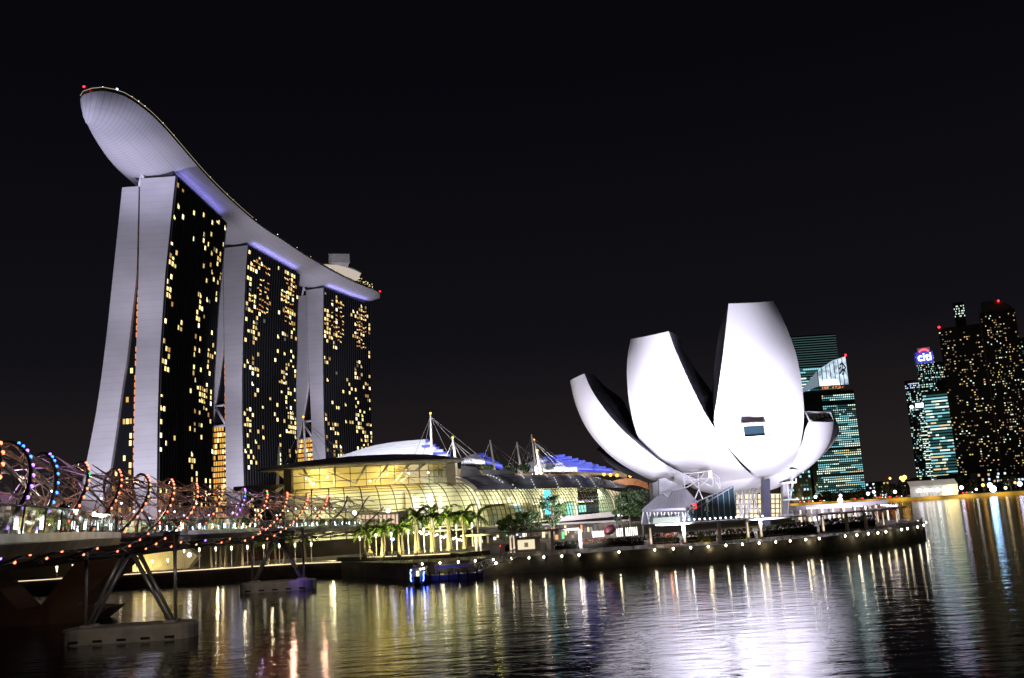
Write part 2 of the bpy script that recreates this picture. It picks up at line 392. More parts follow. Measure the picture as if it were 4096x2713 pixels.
# ------------------------------------------------------------------ sky deck across the three towers
def hull_mat():
    mt = mat('hull_panels', (.60, .59, .66), .5)
    n = mt.node_tree.nodes; l = mt.node_tree.links; b = n['Principled BSDF']
    uv = n.new('ShaderNodeUVMap'); mp = n.new('ShaderNodeMapping'); mp.inputs['Scale'].default_value = (150, 5, 1)
    l.new(uv.outputs[0], mp.inputs[0])
    sp = n.new('ShaderNodeSeparateXYZ'); l.new(mp.outputs[0], sp.inputs[0])
    outs = []
    for ax, th in (('X', .12), ('Y', .025)):
        fr = n.new('ShaderNodeMath'); fr.operation = 'FRACT'; l.new(sp.outputs[ax], fr.inputs[0])
        g = n.new('ShaderNodeMath'); g.operation = 'LESS_THAN'; g.inputs[1].default_value = th; l.new(fr.outputs[0], g.inputs[0]); outs.append(g.outputs[0])
    mxm = n.new('ShaderNodeMath'); mxm.operation = 'MAXIMUM'; l.new(outs[0], mxm.inputs[0]); l.new(outs[1], mxm.inputs[1])
    mr = n.new('ShaderNodeMix'); mr.data_type = 'RGBA'; mr.inputs[6].default_value = (.60,.59,.63,1); mr.inputs[7].default_value = (.42,.41,.47,1)
    l.new(mxm.outputs[0], mr.inputs[0]); l.new(mr.outputs[2], b.inputs['Base Color'])
    return mt
RIMR = [(-182.3,413),(-181.2,407.8),(-178.6,404.2),(-175.5,402.4),(-172,401.2),(-168,401.4),(-164.5,404.2),(-161.2,410),(-158.6,425),(-157.8,440),(-158.0,458),(-158.8,487),(-159.3,520),(-158.4,560),(-155.2,608),(-149.5,645),(-143.5,685),(-135,730),(-125,772),(-115.5,800),(-110,818),(-109.5,826)]
RIML = [(-182.3,413),(-184,417),(-187.1,424.9),(-192,443.5),(-196.7,468),(-199.2,486),(-200.3,505),(-200.2,530),(-198.8,570),(-195,620),(-190,655),(-184,695),(-175,738),(-165,778),(-150,812),(-132,836),(-112,838)]
NS = 90
cr = curve([(x, y, 200) for x, y in RIMR], NS); cl = curve([(x, y, 200) for x, y in RIML], NS)
root = thing('sky_deck', 'long boat-shaped deck lying across the tops of the three towers', 'sky park', (-165, 600, 192))
me_rows = []
for i in range(NS):
    A, B = cl[i], cr[i]; wd = (B-A).length; mid = (A+B)/2; row = []
    s_ = i/(NS-1)
    dep = min(7.4, .27*wd) * (1.0 if s_ < .9 else lerp(1, .6, (s_-.9)/.1))
    for j in range(17):
        t = j/16; q = A.lerp(B, t); k = (1 - abs(2*t-1)**2.1)
        row.append((q.x, q.y, 200 - .8 - dep*k**.85))
    me_rows.append(row)
mb = MB(); mb.grid(me_rows)
o = mb.build('hull', hull_mat(), root)
uvl = o.data.uv_layers.new(name='uv')
for p in o.data.polygons:
    for li, vi in zip(p.loop_indices, p.vertices):
        uvl.data[li].uv = (vi//17/(NS-1), (vi % 17)/16)
mb = MB()
for i in range(NS-1):
    mb.quad(cl[i] + Vector((0,0,.6)), cr[i] + Vector((0,0,.6)), cr[i+1] + Vector((0,0,.6)), cl[i+1] + Vector((0,0,.6)))
mb.build('deck', mat('deck_paving', (.2,.18,.16), .8), root)
mb = MB(); 
for cc, sg in ((cr, 1), (cl, -1)):
    mb.grid([[c + Vector((0,0,z)) for z in (-.85, .7)] for c in cc])
mb.build('rim_band', mat('rim_metal', (.12,.12,.13), .35, metal=.6), root)
mb = MB(); mb.tube([c + Vector((0,0,.8)) for c in cr[:44]], .13, n=4); mb.tube([c + Vector((0,0,.8)) for c in cl[:22]], .10, n=4); mb.build('rim_strip', glow('rim_strip_gold', (1,.82,.5), .5), root)
rnd = random.Random(4); mb = MB()
for i in range(3, NS):
    for cc in (cr, cl):
        if cc is cl and i > 30: continue
        if rnd.random() < (.2 if i < 30 else .14):
            mb.ball(cc[i] + Vector((0,0,.95)), .18 + .14*rnd.random(), rnd.choice((0,0,1,2)), n=5, m_=3)
mb.build('rim_lights', [glow('rim_gold', (1,.78,.4), 2.2), glow('rim_white', (1,.95,.9), 3), glow('rim_dim', (1,.6,.25), .8)], root)
mb = MB(); mb.ball((-176.5,400.6,201.3), .5, 0); mb.ball((-109.4,825,201.4), .6, 0); mb.ball((-164,405,201.2), .5, 1)
mb.build('beacon', [glow('red_beacon', (1,.01,.02), 12), glow('blue_beacon', (.35,.75,1), 7)], root)
# boxes, palms and pavilions on the deck, all carried by it
for P, hx, hy, hz, mt_ in (((-176, 479), 2.5, 6, 6.5, mullion), ((-179, 560), 4, 10, 3.2, mullion), ((-170, 660), 3, 8, 3, mullion)):
    mb = MB(); mb.box((P[0]-hx, P[1]-hy, 200.6), (P[0]+hx, P[1]+hy, 200.6+hz)); mb.build('rooftop_cabin', mt_, root)
mb = MB(); pc = at(1340, 1080, 742); pc.z = 0
mb.obox((pc.x+1, 750), (.28,-.96,0), (.96,.28,0), 10, 8, 206.6, 213.4, 0)
mb.build('rooftop_pavilion', mat('pavilion_wall', (.5,.48,.48), .6, var=.1, vscale=.3), root)
mb = MB()
pts = [(-146+ -3,741),(-136,747),(-129,757),(-124,768),(-121,780)]
cp = curve([(x, y, 0) for x, y in pts], 12)
mb.grid([[c + Vector((-2,0,201)), c + Vector((0,0,201)), c + Vector((3,-1,206.3)), c + Vector((-3,0,206.3))] for c in cp], mi=0, smooth=False)
mb.build('pavilion_lounge', glow('lounge_wash', (1,.86,.70), .55), root)
mb = MB(); mb.slab([c + Vector((3.5,-1,206.3)) for c in cp] + [c + Vector((-4,0,206.3)) for c in reversed(cp)], (0,0,.8)); mb.build('pavilion_canopy', white_paint, root)
mb = MB()
for i in range(70):
    t = rnd.random(); p = Vector((lerp(-122, -113, t) + rnd.uniform(-4, 1), lerp(775, 812, t), 201 + rnd.random()*3.4))
    mb.ball(p, .35, rnd.choice((0,1,1,2)), n=5, m_=3)
mb.build('garden_lights', [glow('garden_gold', (1,.7,.25), 2.0), mat('garden_leaf', (.05,.07,.02), .7), glow('garden_dim', (.8,.8,.5), .7)], root)
leafm = mat('leaf_green', (.035, .062, .016), .55, var=.5, vscale=1.5)
def leaf_blob(mb, c, r, n, rnd, size=.35, flat=.7, mi=0):
    c = Vector(c)
    for _ in range(n):
        d = Vector((rnd.gauss(0,1), rnd.gauss(0,1), rnd.gauss(0,1)*flat)).normalized() * r * rnd.random()**.45
        d.z *= flat
        p = c + d; ax = Vector((rnd.uniform(-1,1), rnd.uniform(-1,1), rnd.uniform(-1,1))).normalized(); b = ax.orthogonal().normalized() * size*rnd.uniform(.5,1.1); a2 = ax.cross(b).normalized() * size*rnd.uniform(.3,.7)
        mb.add([p-b, p+a2, p+b, p-a2], [(0,1,2,3)], mi)
mb = MB()
for i in range(20, NS-8, 3):
    c = cr[i].lerp(cl[i], rnd.uniform(.08, .3)); leaf_blob(mb, c + Vector((0,0,2.4)), 1.7, 40, rnd, .7)
mb.build('deck_trees', leafm, root)
# floodlights of the towers: masts on the mall roof and the street behind
def flood(loc, tgt, p, c, size, ang, blend=.7):
    return lamp('floodlight', 'SPOT', loc, tgt, p, c, size=size, angle=ang, blend=blend)
FL = (.87, .83, .98)
flood((-185,395,12), (-184,488,62), 4.2e5, FL, 3, 62)
flood((-190,330,30), (-182,487,170), 5.6e5, FL, 3, 34)
flood((-262,330,14), (-180,450,197), 2.1e6, (.74,.72,1.0), 3, 26)
flood((-150,560,14), (-176,622,70), 2.6e5, FL, 3, 66)
flood((-110,500,16), (-172,621,150), 3.6e5, FL, 3, 40)
flood((-120,690,14), (-155,751,70), 2.6e5, FL, 3, 66)
flood((-90,640,16), (-150,751,150), 3.6e5, FL, 3, 40)
flood((-60,560,10), (-140,660,197), 2.6e5, (.85,.80,.95), 3, 60)
flood((-40,700,10), (-120,790,197), 2.2e5, (.85,.80,.95), 3, 45)
# ------------------------------------------------------------------ lotus-shaped museum
skin = mat('white_shell', (.80, .79, .82), .38, bump=.02, vscale=.15)
side = mat('museum_side_painted_shade', (.085, .08, .10), .5, var=.25, vscale=.12)  # shade put into the colour of the pale, unlit side faces
museum = thing('lotus_museum', 'floodlit white museum shaped like an open lotus on the promontory', 'museum', at(2990, 2000, 240))
def q5(x, y): return (2200 + x*.5492, 1150 + y*.5492)
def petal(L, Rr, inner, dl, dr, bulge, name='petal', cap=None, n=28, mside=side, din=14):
    # L, Rr: edges of the outer shell tip to root; inner: rear edge on the side one can see; dl, dr: distances along each edge
    Lc = curve([at(*q5(x, y), interp(dl, y)) for x, y in L], n); Rc = curve([at(*q5(x, y), interp(dr, y)) for x, y in Rr], n)
    rows = []
    for i in range(n):
        A, B = Lc[i], Rc[i]; w_ = B - A; out = w_.cross(Vector((0,0,1))).normalized()
        if out.y > 0: out = -out
        out = (out + Vector((0,0,-.25))).normalized()
        row = []
        for j in range(13):
            t = j/12; row.append(A + w_*t + out * (w_.length*bulge*(1-(2*t-1)**2)))
        rows.append(row)
    mb = MB(); mb.grid(rows)
    sh = mb.build(name, skin, museum)
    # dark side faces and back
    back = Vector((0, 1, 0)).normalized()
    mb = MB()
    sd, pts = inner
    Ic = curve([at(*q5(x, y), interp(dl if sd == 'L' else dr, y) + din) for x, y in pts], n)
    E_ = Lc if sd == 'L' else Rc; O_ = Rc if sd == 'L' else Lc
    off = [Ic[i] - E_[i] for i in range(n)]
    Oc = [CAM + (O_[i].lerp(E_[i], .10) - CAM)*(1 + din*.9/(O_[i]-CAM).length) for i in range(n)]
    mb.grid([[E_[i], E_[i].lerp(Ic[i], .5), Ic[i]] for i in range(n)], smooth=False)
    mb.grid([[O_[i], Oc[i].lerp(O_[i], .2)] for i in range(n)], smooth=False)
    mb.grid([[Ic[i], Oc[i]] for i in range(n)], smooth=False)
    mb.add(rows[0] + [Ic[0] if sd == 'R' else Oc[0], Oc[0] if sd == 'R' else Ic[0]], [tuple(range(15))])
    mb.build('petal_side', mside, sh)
    return Lc, Rc, rows, sh
# far petals first (thin white edge under the left petal; a sliver behind the right one)
petal([(335,1183),(400,1258),(500,1333),(620,1388),(745,1430),(800,1440)], [(345,1180),(425,1240),(520,1300),(640,1360),(760,1405),(830,1425)], ('R', [(360,1160),(470,1220),(560,1270),(680,1330),(800,1380),(860,1400)]), [(1180,268),(1440,252)], [(1180,272),(1440,255)], .05)
petal([(2030,1140),(1990,1200),(1900,1280),(1800,1345),(1720,1385)], [(2105,1018),(2100,1060),(2020,1180),(1940,1260),(1860,1330),(1790,1385)], ('L', [(2050,905),(2040,960),(1980,1100),(1900,1200),(1820,1280),(1740,1340)]), [(900,262),(1400,250)], [(1000,272),(1400,254)], .04, din=6)
# leftmost petal
petal([(150,685),(175,790),(215,900),(270,1010),(340,1115),(430,1212),(540,1300),(640,1358),(760,1412),(960,1448)], [(250,628),(290,722),(350,822),(440,942),(540,1050),(665,1160),(800,1262),(880,1310),(975,1357),(1080,1400)],
      ('R', [(320,634),(400,720),(520,808),(560,880),(610,960),(700,1100),(830,1230),(920,1290),(1010,1345),(1090,1385)]), [(680,250),(1000,250),(1300,243),(1450,238)], [(628,240),(900,230),(1160,226),(1400,236)], .13)
# second petal
petal([(588,375),(568,480),(560,600),(565,740),(580,860),(605,980),(640,1090),(690,1180),(800,1275),(975,1365),(1080,1425)], [(864,320),(900,425),(950,545),(1012,682),(1080,822),(1150,950),(1215,1045),(1300,1180),(1400,1302),(1500,1388),(1560,1428)],
      ('R', [(938,350),(975,455),(1050,580),(1120,680),(1185,770),(1220,880),(1260,1010),(1330,1160),(1420,1290),(1510,1375),(1565,1415)]), [(375,233),(700,230),(1100,230),(1430,240)], [(320,219),(700,217),(1050,216),(1250,222),(1428,240)], .11)
# tallest petal
C_L, C_R, C_rows, C_sh = petal([(1300,118),(1281,300),(1256,520),(1231,700),(1211,850),(1194,985),(1240,1090),(1330,1200),(1420,1300),(1500,1372),(1540,1432)], [(1625,98),(1700,240),(1762,392),(1802,522),(1832,690),(1847,830),(1850,940),(1840,1060),(1815,1180),(1770,1285),(1700,1370)],
      ('L', [(1274,206),(1240,285),(1216,420),(1194,600),(1184,740),(1178,900),(1210,1040),(1310,1180),(1410,1290),(1490,1365),(1530,1420)]), [(118,216),(500,212.5),(850,211),(1100,214),(1300,226),(1432,240)], [(98,226),(500,223),(940,221),(1200,228),(1370,242)], .10)
# right petal with the end window
petal([(1884,975),(1858,1035),(1838,1120),(1800,1210),(1750,1290),(1700,1350),(1660,1385)], [(2064,972),(2060,1035),(2035,1130),(1985,1215),(1920,1285),(1840,1345),(1740,1392)],
      ('R', [(2050,910),(2100,1010),(2070,1100),(2010,1190),(1940,1265),(1860,1330),(1750,1385)]), [(970,238),(1385,242)], [(970,250),(1390,246)], .12, din=6)
mb = MB(); D1, D2 = 237.6, 248.5
p = [at(*q5(1855,902), D1), at(*q5(2047,908), D2), at(*q5(2066,970), D2), at(*q5(1965,985), (D1+D2)/2), at(*q5(1884,975), D1)]
i_ = [at(*q5(1868,918), D1), at(*q5(2035,922), D2), at(*q5(2052,962), D2), at(*q5(1963,974), (D1+D2)/2), at(*q5(1893,965), D1)]
for k in range(5): mb.quad(p[k], p[(k+1) % 5], i_[(k+1) % 5], i_[k])
fr_ = mb.build('window_frame', skin, museum)
mb = MB(); mb.add([v + Vector((0,1.2,0)) for v in i_], [(0,1,2,3,4)]); mb.build('window_glass', mat('olive_glass', (.05,.05,.035), .1, emit=(.5,.5,.3), es=.03), fr_)
mb = MB()
for t in (.2,.4,.6,.8):
    a_, b_ = i_[0].lerp(i_[1], t), i_[4].lerp(i_[2], t); mb.tube([a_ + Vector((0,.9,0)), b_ + Vector((0,.9,0))], .12, n=4)
mb.build('window_bar', mullion, fr_)
# projecting bay window on the tallest petal
dW = 211.0
tl, tr = at(*q5(1395,990), dW-1.1), at(*q5(1580,984), dW+1.4); bl, br = at(*q5(1370,1187), 216.5), at(*q5(1660,1194), 219.5)
mb = MB(); rt = [at(*q5(1402,1094), dW-1.3), at(*q5(1592,1080), dW+1.4)]
gl = [at(*q5(1408,1012), dW-1.1), at(*q5(1560,1002), dW+1.2), at(*q5(1568,1076), dW+1.2), at(*q5(1416,1089), dW-1.2)]
# front frame round the glass
fo = [tl, tr, rt[1], rt[0]]
for k in range(4): mb.quad(fo[k], fo[(k+1) % 4], gl[(k+1) % 4], gl[k])
mb.quad(rt[0], rt[1], br, bl); mb.quad(tl, rt[0], bl, at(*q5(1388,1000), 215.0)); mb.quad(rt[1], tr, at(*q5(1562,966), 216.5), br)
bw = mb.build('bay_window', skin, museum)
mb = MB(); mb.add([g + Vector((0,.5,0)) for g in gl], [(0,1,2,3)]); mb.build('window_glass', mat('blue_green_glass', (.015,.03,.04), .08, emit=(.2,.5,.6), es=.02), bw)
mb = MB(); nt_ = at(*q5(1550,973), 214.8); mb.add([tl + Vector((0,.1,0)), tr + Vector((0,.1,0)), nt_, at(*q5(1400,987), 214.5)], [(0,1,2,3)]); mb.build('bay_roof', mat('bay_roof_brown', (.32,.26,.25), .6), bw)
# round belly joining the petals
mb = MB(); rows = []
cb = at(2965, 1935, 246); 
for i in range(9):
    ph = i/8*math.pi/2; rows.append([cb + Vector((14*math.cos(ph)*math.cos(t), 11*math.cos(ph)*math.sin(t), -5.2*math.sin(ph)+2.5)) for t in [2*math.pi*k/36 for k in range(36)]])
mb.grid(rows, closed=True); mb.build('belly', skin, museum)
# supports under the bowl
def q6(x, y): return (2100 + x*.338, 1850 + y*.338)
def q7(x, y): return (2800 + x*.38, 1850 + y*.38)
mb = MB(); a_ = at(3084, 1990, 232)
mb.tube([onz(3064, 2100, 2.6).lerp(at(3069,2100,232), 1), at(3069, 1918, 236)], .1) if False else None
b0 = at(3069, 2100, 228); b1 = at(3069, 1918, 232)
mb.slab([at(3056,2102,228), at(3083,2102,228), at(3080,1915,232), at(3057,1918,232)], (0, 3, 0)); mb.build('support_pier', mat('dark_pier', (.07,.07,.11), .4), museum)
mb = MB()
for (x0, y0, x1, y1) in ((520,320,500,560),(380,330,460,580),(440,320,500,560),(560,300,520,520),(540,330,640,580),(600,300,560,540),(640,280,660,580),(390,460,455,570),(470,330,420,560)):
    mb.tube([at(*q7(x0,y0-20), 238), at(*q7(x1,y1), 236)], .22, n=6)
mb.build('raking_struts', white_paint, museum)
mb = MB(); mb.slab([at(*q7(375,585), 246), at(*q7(860,575), 246), at(*q7(850,330), 246), at(*q7(375,335), 246)], (0,.5,0))
mb.build('lobby_glazing', glow('lobby_glow', (1, .84, .55), 1.3, sample=True), museum)
mb = MB()
for i in range(11):
    x = 380 + i*46; mb.tube([at(*q7(x,585), 245.6), at(*q7(x-4,335), 245.6)], .14, n=4)
for y in (390, 440, 490, 540): mb.tube([at(*q7(378,y), 245.5), at(*q7(850,y-6), 245.5)], .12, n=4)
mb.build('lobby_mullions', grey_steel, museum)
# white stair tower at the right with stacked landings
mb = MB(); mb.slab([at(*q7(880,560), 240), at(*q7(955,555), 240), at(*q7(935,185), 242), at(*q7(870,200), 242)], (0,2,0)); mb.build('lift_shaft', mat('pale_render', (.45,.44,.47), .7, var=.1, vscale=.4), museum)
mb = MB()
for y, x0, x1 in ((210, 860, 1015), (388, 880, 1045), (545, 850, 1010)): mb.slab([at(*q7(x0,y), 238), at(*q7(x1,y-6), 238), at(*q7(x1,y+9), 238), at(*q7(x0,y+15), 238)], (0,3,0))
for a0, a1 in (((935,395),(915,225)),((950,395),(975,170)),((960,300),(980,215)),((930,545),(935,400)),((1010,210),(1012,165)),((900,210),(1015,205))): mb.tube([at(*q7(*a0), 238), at(*q7(*a1), 238)], .22, n=5)
mb.build('stair_landings', white_paint, museum)
# lattice lift frame at the left
mb = MB()
X0, X1 = 1880, 2225
def lt(a0, a1, r_=.13, d=226): mb.tube([at(*q6(*a0), d), at(*q6(*a1), d)], r_, n=5)
for a0, a1 in (((1885,120),(1890,320)),((2050,130),(2052,310)),((2218,100),(2225,290)),((1862,165),(1925,470)),((1885,135),(2218,105)),((1885,205),(2290,185)),((1890,310),(2050,210)),((1900,150),(2050,300)),((2050,210),(2222,290)),((2060,295),(2218,150)),((2052,310),(2120,470)),((1890,320),(1930,465)),((2225,110),(2300,190)),((2300,190),(2310,320)),((2060,310),(2000,460)),((2240,180),(2300,300)),((1960,150),(1890,230)),((2120,130),(2060,200))):
    lt(a0, a1)
mb.build('lattice_frame', white_paint, museum)
mb = MB(); mb.slab([at(*q6(2178,95), 227), at(*q6(2212,95), 227), at(*q6(2212,182), 227), at(*q6(2178,180), 227)], (0,.5,0)); mb.build('light_box', glow('frame_light', (1,.97,.95), 2.2), museum)
# grey wing walls and the sloping metal entrance roof
mb = MB()
mb.slab([at(*q6(1508,245), 232), at(*q6(1600,215), 230), at(*q6(1600,400), 230), at(*q6(1520,480), 232)], (0,6,0))
mb.slab([at(*q6(1590,195), 228), at(*q6(1655,185), 228), at(*q6(1880,290), 228), at(*q6(1880,330), 228), at(*q6(1630,370), 228), at(*q6(1592,380), 228)], (0,3,0))
mb.build('wing_wall', mat('grey_render', (.42,.42,.45), .7, var=.12, vscale=.3), museum)
mb = MB()
mb.slab([at(*q6(1385,588), 214), at(*q6(1930,562), 212), at(*q6(2042,486), 214), at(*q6(1905,330), 226), at(*q6(1640,378), 227), at(*q6(1520,470), 224)], (0,.3,.5))
mb.build('entrance_roof', mat('standing_seam', (.34,.33,.37), .45, var=.1, vscale=.2), museum)
mb = MB()
for i in range(15):
    t = i/14; mb.tube([at(*q6(lerp(1400,1925,t), lerp(585,560,t)), 213.4) + Vector((0,0,.5)), at(*q6(lerp(1570,1895,t), lerp(425,335,t)), 225.2) + Vector((0,0,.55))], .09, n=4)
mb.build('roof_seams', grey_steel, museum)
mb = MB(); mb.slab([at(*q6(1635,370), 213), at(*q6(1750,330), 216), at(*q6(1740,370), 213), at(*q6(1690,420), 212)], (0,2,0)); mb.build('roof_vent', mat('dark_grey_metal', (.16,.16,.18), .5), museum)
# blue-glass wedge with posters
mb = MB()
wq_ = [at(*q6(1935,600), 206), at(*q7(0,405), 206), at(*q7(355,250), 208), at(*q7(388,595), 208), at(*q7(0,600), 206), at(*q6(1990,720), 206)]
mb.slab(wq_, (0, 4, 0)); wd = mb.build('glass_wedge', mat('blue_wedge_glass', (.02,.045,.06), .15, emit=(.25,.5,.6), es=.02, var=.2, vscale=.3), museum)
mb = MB()
for i in range(9):
    t = i/8; top = at(*q7(lerp(-100,355,t), lerp(448,252,t)), 205.8); bt = at(*q7(lerp(-100,385,t), 598), 205.8); mb.tube([top, bt], .08, n=4)
mb.tube([at(*q6(1935,600), 205.8), at(*q7(355,250), 206)], .12, n=4)
mb.build('wedge_mullions', grey_steel, wd)
rnd = random.Random(12)
mb = MB()
for cx, cy, sx_, sy_ in ((75,470,36,90),(-75,480,22,60)):
    for k in range(40):
        yy = rnd.uniform(-1,1); ww = (1-yy*yy)**.5*(.55+.45*math.sin(yy*7)); x = cx + rnd.uniform(-1,1)*sx_*ww; y = cy + yy*sy_
        mb.quad(*[at(*q7(x+a, y+b), 205.6) for a, b in ((-7,-5),(6,-6),(7,5),(-5,6))])
mb.build('pale_poster', mat('poster_pale', (.5,.52,.5), .6, emit=(.6,.65,.6), es=.12), wd)
mb = MB(); c0 = [at(*q6(2010+14*math.cos(t)+ (6 if math.sin(t)>0 else -4), 515+26*math.sin(t)), 205.5) for t in [math.pi*(-.9+k*.22) for k in range(8)]]
mb.tube(c0, .13, n=5); mb.build('red_neon', glow('red_neon_glow', (1,.03,.03), 4), wd)
mb = MB(); mb.slab([at(*q6(1395,590), 216), at(*q6(1930,566), 216), at(*q6(1990,720), 216), at(*q6(1395,735), 216)], (0,.4,0))
mb.build('restaurant_glazing', mat('restaurant_glass', (.05,.05,.06), .15, emit=(.75,.75,.85), es=.10, var=.3, vscale=.5), museum)
mb = MB()
for i in range(14):
    x = 1400 + i*42; s_ = 30 if i % 2 else -20
    mb.tube([at(*q6(x,588), 215.5), at(*q6(x+s_,725), 215.5)], .13, n=4)
mb.build('restaurant_struts', white_paint, museum)
for i in range(22):
    mb = MB(); x = 1520 + i*14.5; p = at(*q6(x, 692-i*.9), 214); mb.slab([p + Vector(q) for q in ((-.14,0,-.6),(.10,0,-.6),(.26,0,.6),(.04,0,.6))], (0,.15,0))
    mb.build('lit_panel', glow('panel_green_white', (.80,1,.82), .55), museum)
# museum floodlights standing on the promontory, aimed up at the shell
MF = (.86, .83, 1.0)
for (x, y, tx, ty, tz, p, ang) in ((12,190, 20,226,27, 120000,58),(25,190, 28,222,31, 190000,58),(40,190, 44,216,30, 170000,58),(53,191, 50,222,34, 210000,58),(46,187, 46,218,60, 120000,34),(10,175, 18,228,26, 60000,60),(26,173, 28,222,34, 110000,60),(43,173, 46,216,34, 110000,60),(54,177, 52,222,44, 110000,54),
                                   (14,203, 16,236,14, 34000,90),(33,204, 34,236,15, 34000,84),(50,203, 48,238,13, 40000,90),
                                   (12,197, 0,238,28, 110000,66),(14,198, 4,236,36, 80000,50),(72,216, 76,246,16, 90000,80),(66,205, 58,226,22, 50000,70)):
    flood((x, y, 3.4), (tx, ty, tz), p*.78, MF, .6, ang, .9)
# ------------------------------------------------------------------ the mall behind the palms
mall = thing('glass_vault_mall', 'long glass-vaulted mall glowing yellow behind the palm trees', 'shopping mall', (-20, 270, 2.6))
cream = mat('cream_wall', (.70, .67, .47), .7, var=.08, vscale=.08)
rib_m = mat('rib_brown', (.10, .085, .05), .5)
vglass = glassmat('vault_glass', (.93, .97, .88), .90)
TOPZ, BASEZ, BUL = 18.4, 6.2, 6.4
VP = [(1075,243),(1180,242),(1305,243),(1482,246),(1659,252),(1801,262),(2000,300),(2200,360),(2394,425)]
def vpath(px, Y): 
    q = at(px, 2000, Y); return Vector((q.x, q.y, 0))
vp = curve([vpath(*q) for q in VP], 121)
def vn(i):
    t = (vp[min(i+1,120)] - vp[max(i-1,0)]).normalized(); return Vector((t.y, -t.x, 0))
def vs(i, ph, off=0):     # point on the vault: ph 0 at the crest, 1 at the foot
    a = ph*math.pi/2; return vp[i] + vn(i)*((BUL+off)*math.sin(a)) + Vector((0,0, BASEZ + (TOPZ-BASEZ+off)*math.cos(a)))
mb = MB(); mb.grid([[vs(i, k/10) for k in range(11)] for i in range(0, 121, 2)]); mb.build('vault_glass', vglass, mall)
mb = MB()
for i in range(0, 121, 2): mb.tube([vs(i, k/9, .12) for k in range(10)], .11 if i % 6 else .15, n=4)
for k in range(0, 13): mb.tube([vs(i, k/12, .1) for i in range(0, 121, 2)], .075, n=4)
mb.build('vault_ribs', rib_m, mall)
# end wall of the vault (fan-shaped) and inner walls, floors
mb = MB(); mb.add([vs(120, k/10) for k in range(11)] + [vp[120] + Vector((0,0,BASEZ))], [tuple(range(12))]); mb.build('vault_end', mat('end_wall_green', (.35,.42,.32), .6), mall)
mb = MB()
IN = 9
mb.grid([[vp[i] - vn(i)*IN + Vector((0,0,2.7)), vp[i] - vn(i)*IN + Vector((0,0,TOPZ+5))] for i in range(0,121,4)], smooth=False)
mb.build('inner_wall', cream, mall)
mb = MB(); mb.grid([[vp[i] - vn(i)*IN + Vector((0,0,BASEZ)), vp[i] + vn(i)*(BUL-.3) + Vector((0,0,BASEZ))] for i in range(0,121,4)], smooth=False)
mb.grid([[vp[i] - vn(i)*IN + Vector((0,0,12)), vp[i] - vn(i)*2 + Vector((0,0,12)), vp[i] - vn(i)*2 + Vector((0,0,12.6)), vp[i] - vn(i)*IN + Vector((0,0,12.6))] for i in range(56,121,4)], smooth=False)
mb.build('inner_floors', cream, mall)
rnd = random.Random(31)
def panel(i0, w_, z0, z1, m_, name, off=-7.6):
    a_ = vp[i0]; t = (vp[min(i0+1,120)] - vp[i0-1]).normalized(); b_ = a_ + t*w_; n_ = vn(i0)*off
    mb = MB(); mb.slab([a_ + n_ + Vector((0,0,z0)), b_ + n_ + Vector((0,0,z0)), b_ + n_ + Vector((0,0,z1)), a_ + n_ + Vector((0,0,z1))], vn(i0)*-.3); mb.build(name, m_, mall)
def vidx(px, y=2000):      # index of the vault path nearest a given sight line
    best = 0; bd = 1e9
    r_ = ray(px, y); 
    for i in range(121):
        d_ = abs(vp[i].x/vp[i].y - r_.x/r_.y)
        if d_ < bd: bd = d_; best = i
    return best
bright = glow('shop_panel_bright', (1, .93, .72), 1.9); teal = glow('shop_panel_teal', (.35, .95, .85), 1.5); tan_p = mat('tan_panel', (.45,.38,.24), .7)
for px, w_, z0, z1, m_ in ((1716,1.6,11.5,15.5,bright),(1716,1.6,7,10.5,bright),(1765,1.9,12,15.5,bright),(1765,2.0,7,11,bright),(1800,4.5,12,16,bright),(1800,4.5,7,11,bright),(1860,1.8,8,16,bright),(1745,1.0,6.5,16,tan_p),(1690,1.6,6.5,17,tan_p),
                          (1940,4,7,11,tan_p),(2000,3,12,15,bright),(2060,5,7,10,mat('blue_grey_panel',(.25,.3,.4),.4)),(2120,5,13.2,15,bright),(2290,6,7,12,teal),(2310,3,7,14,bright),(2340,8,7,12,teal),(2370,4,7,12,bright),(2385,10,8,11,teal),(2240,3,7,15,bright)):
    panel(vidx(px), w_, z0, z1, m_, 'lit_panel' if m_ in (bright, teal) else 'wall_panel')
# deep blue-cyan light column seen through the tree
mb = MB(); cc_ = at(2190, 2030, 300)
mb.slab([at(2176,1962,312), at(2200,1960,312), at(2206,2056,312), at(2182,2058,312)], (0,1,0)); mb.build('light_column', glow('cyan_column', (.08,.72,1.0), 2.2), mall)
# slanting inner roof truss and the dark raking ramp inside the left hall
mb = MB(); mb.slab([at(1260,1990,247), at(1300,1985,247), at(1560,2060,249), at(1430,2055,249)], (0,.6,0)); mb.build('inner_ramp', mat('ramp_soffit', (.40,.37,.28), .7), mall)
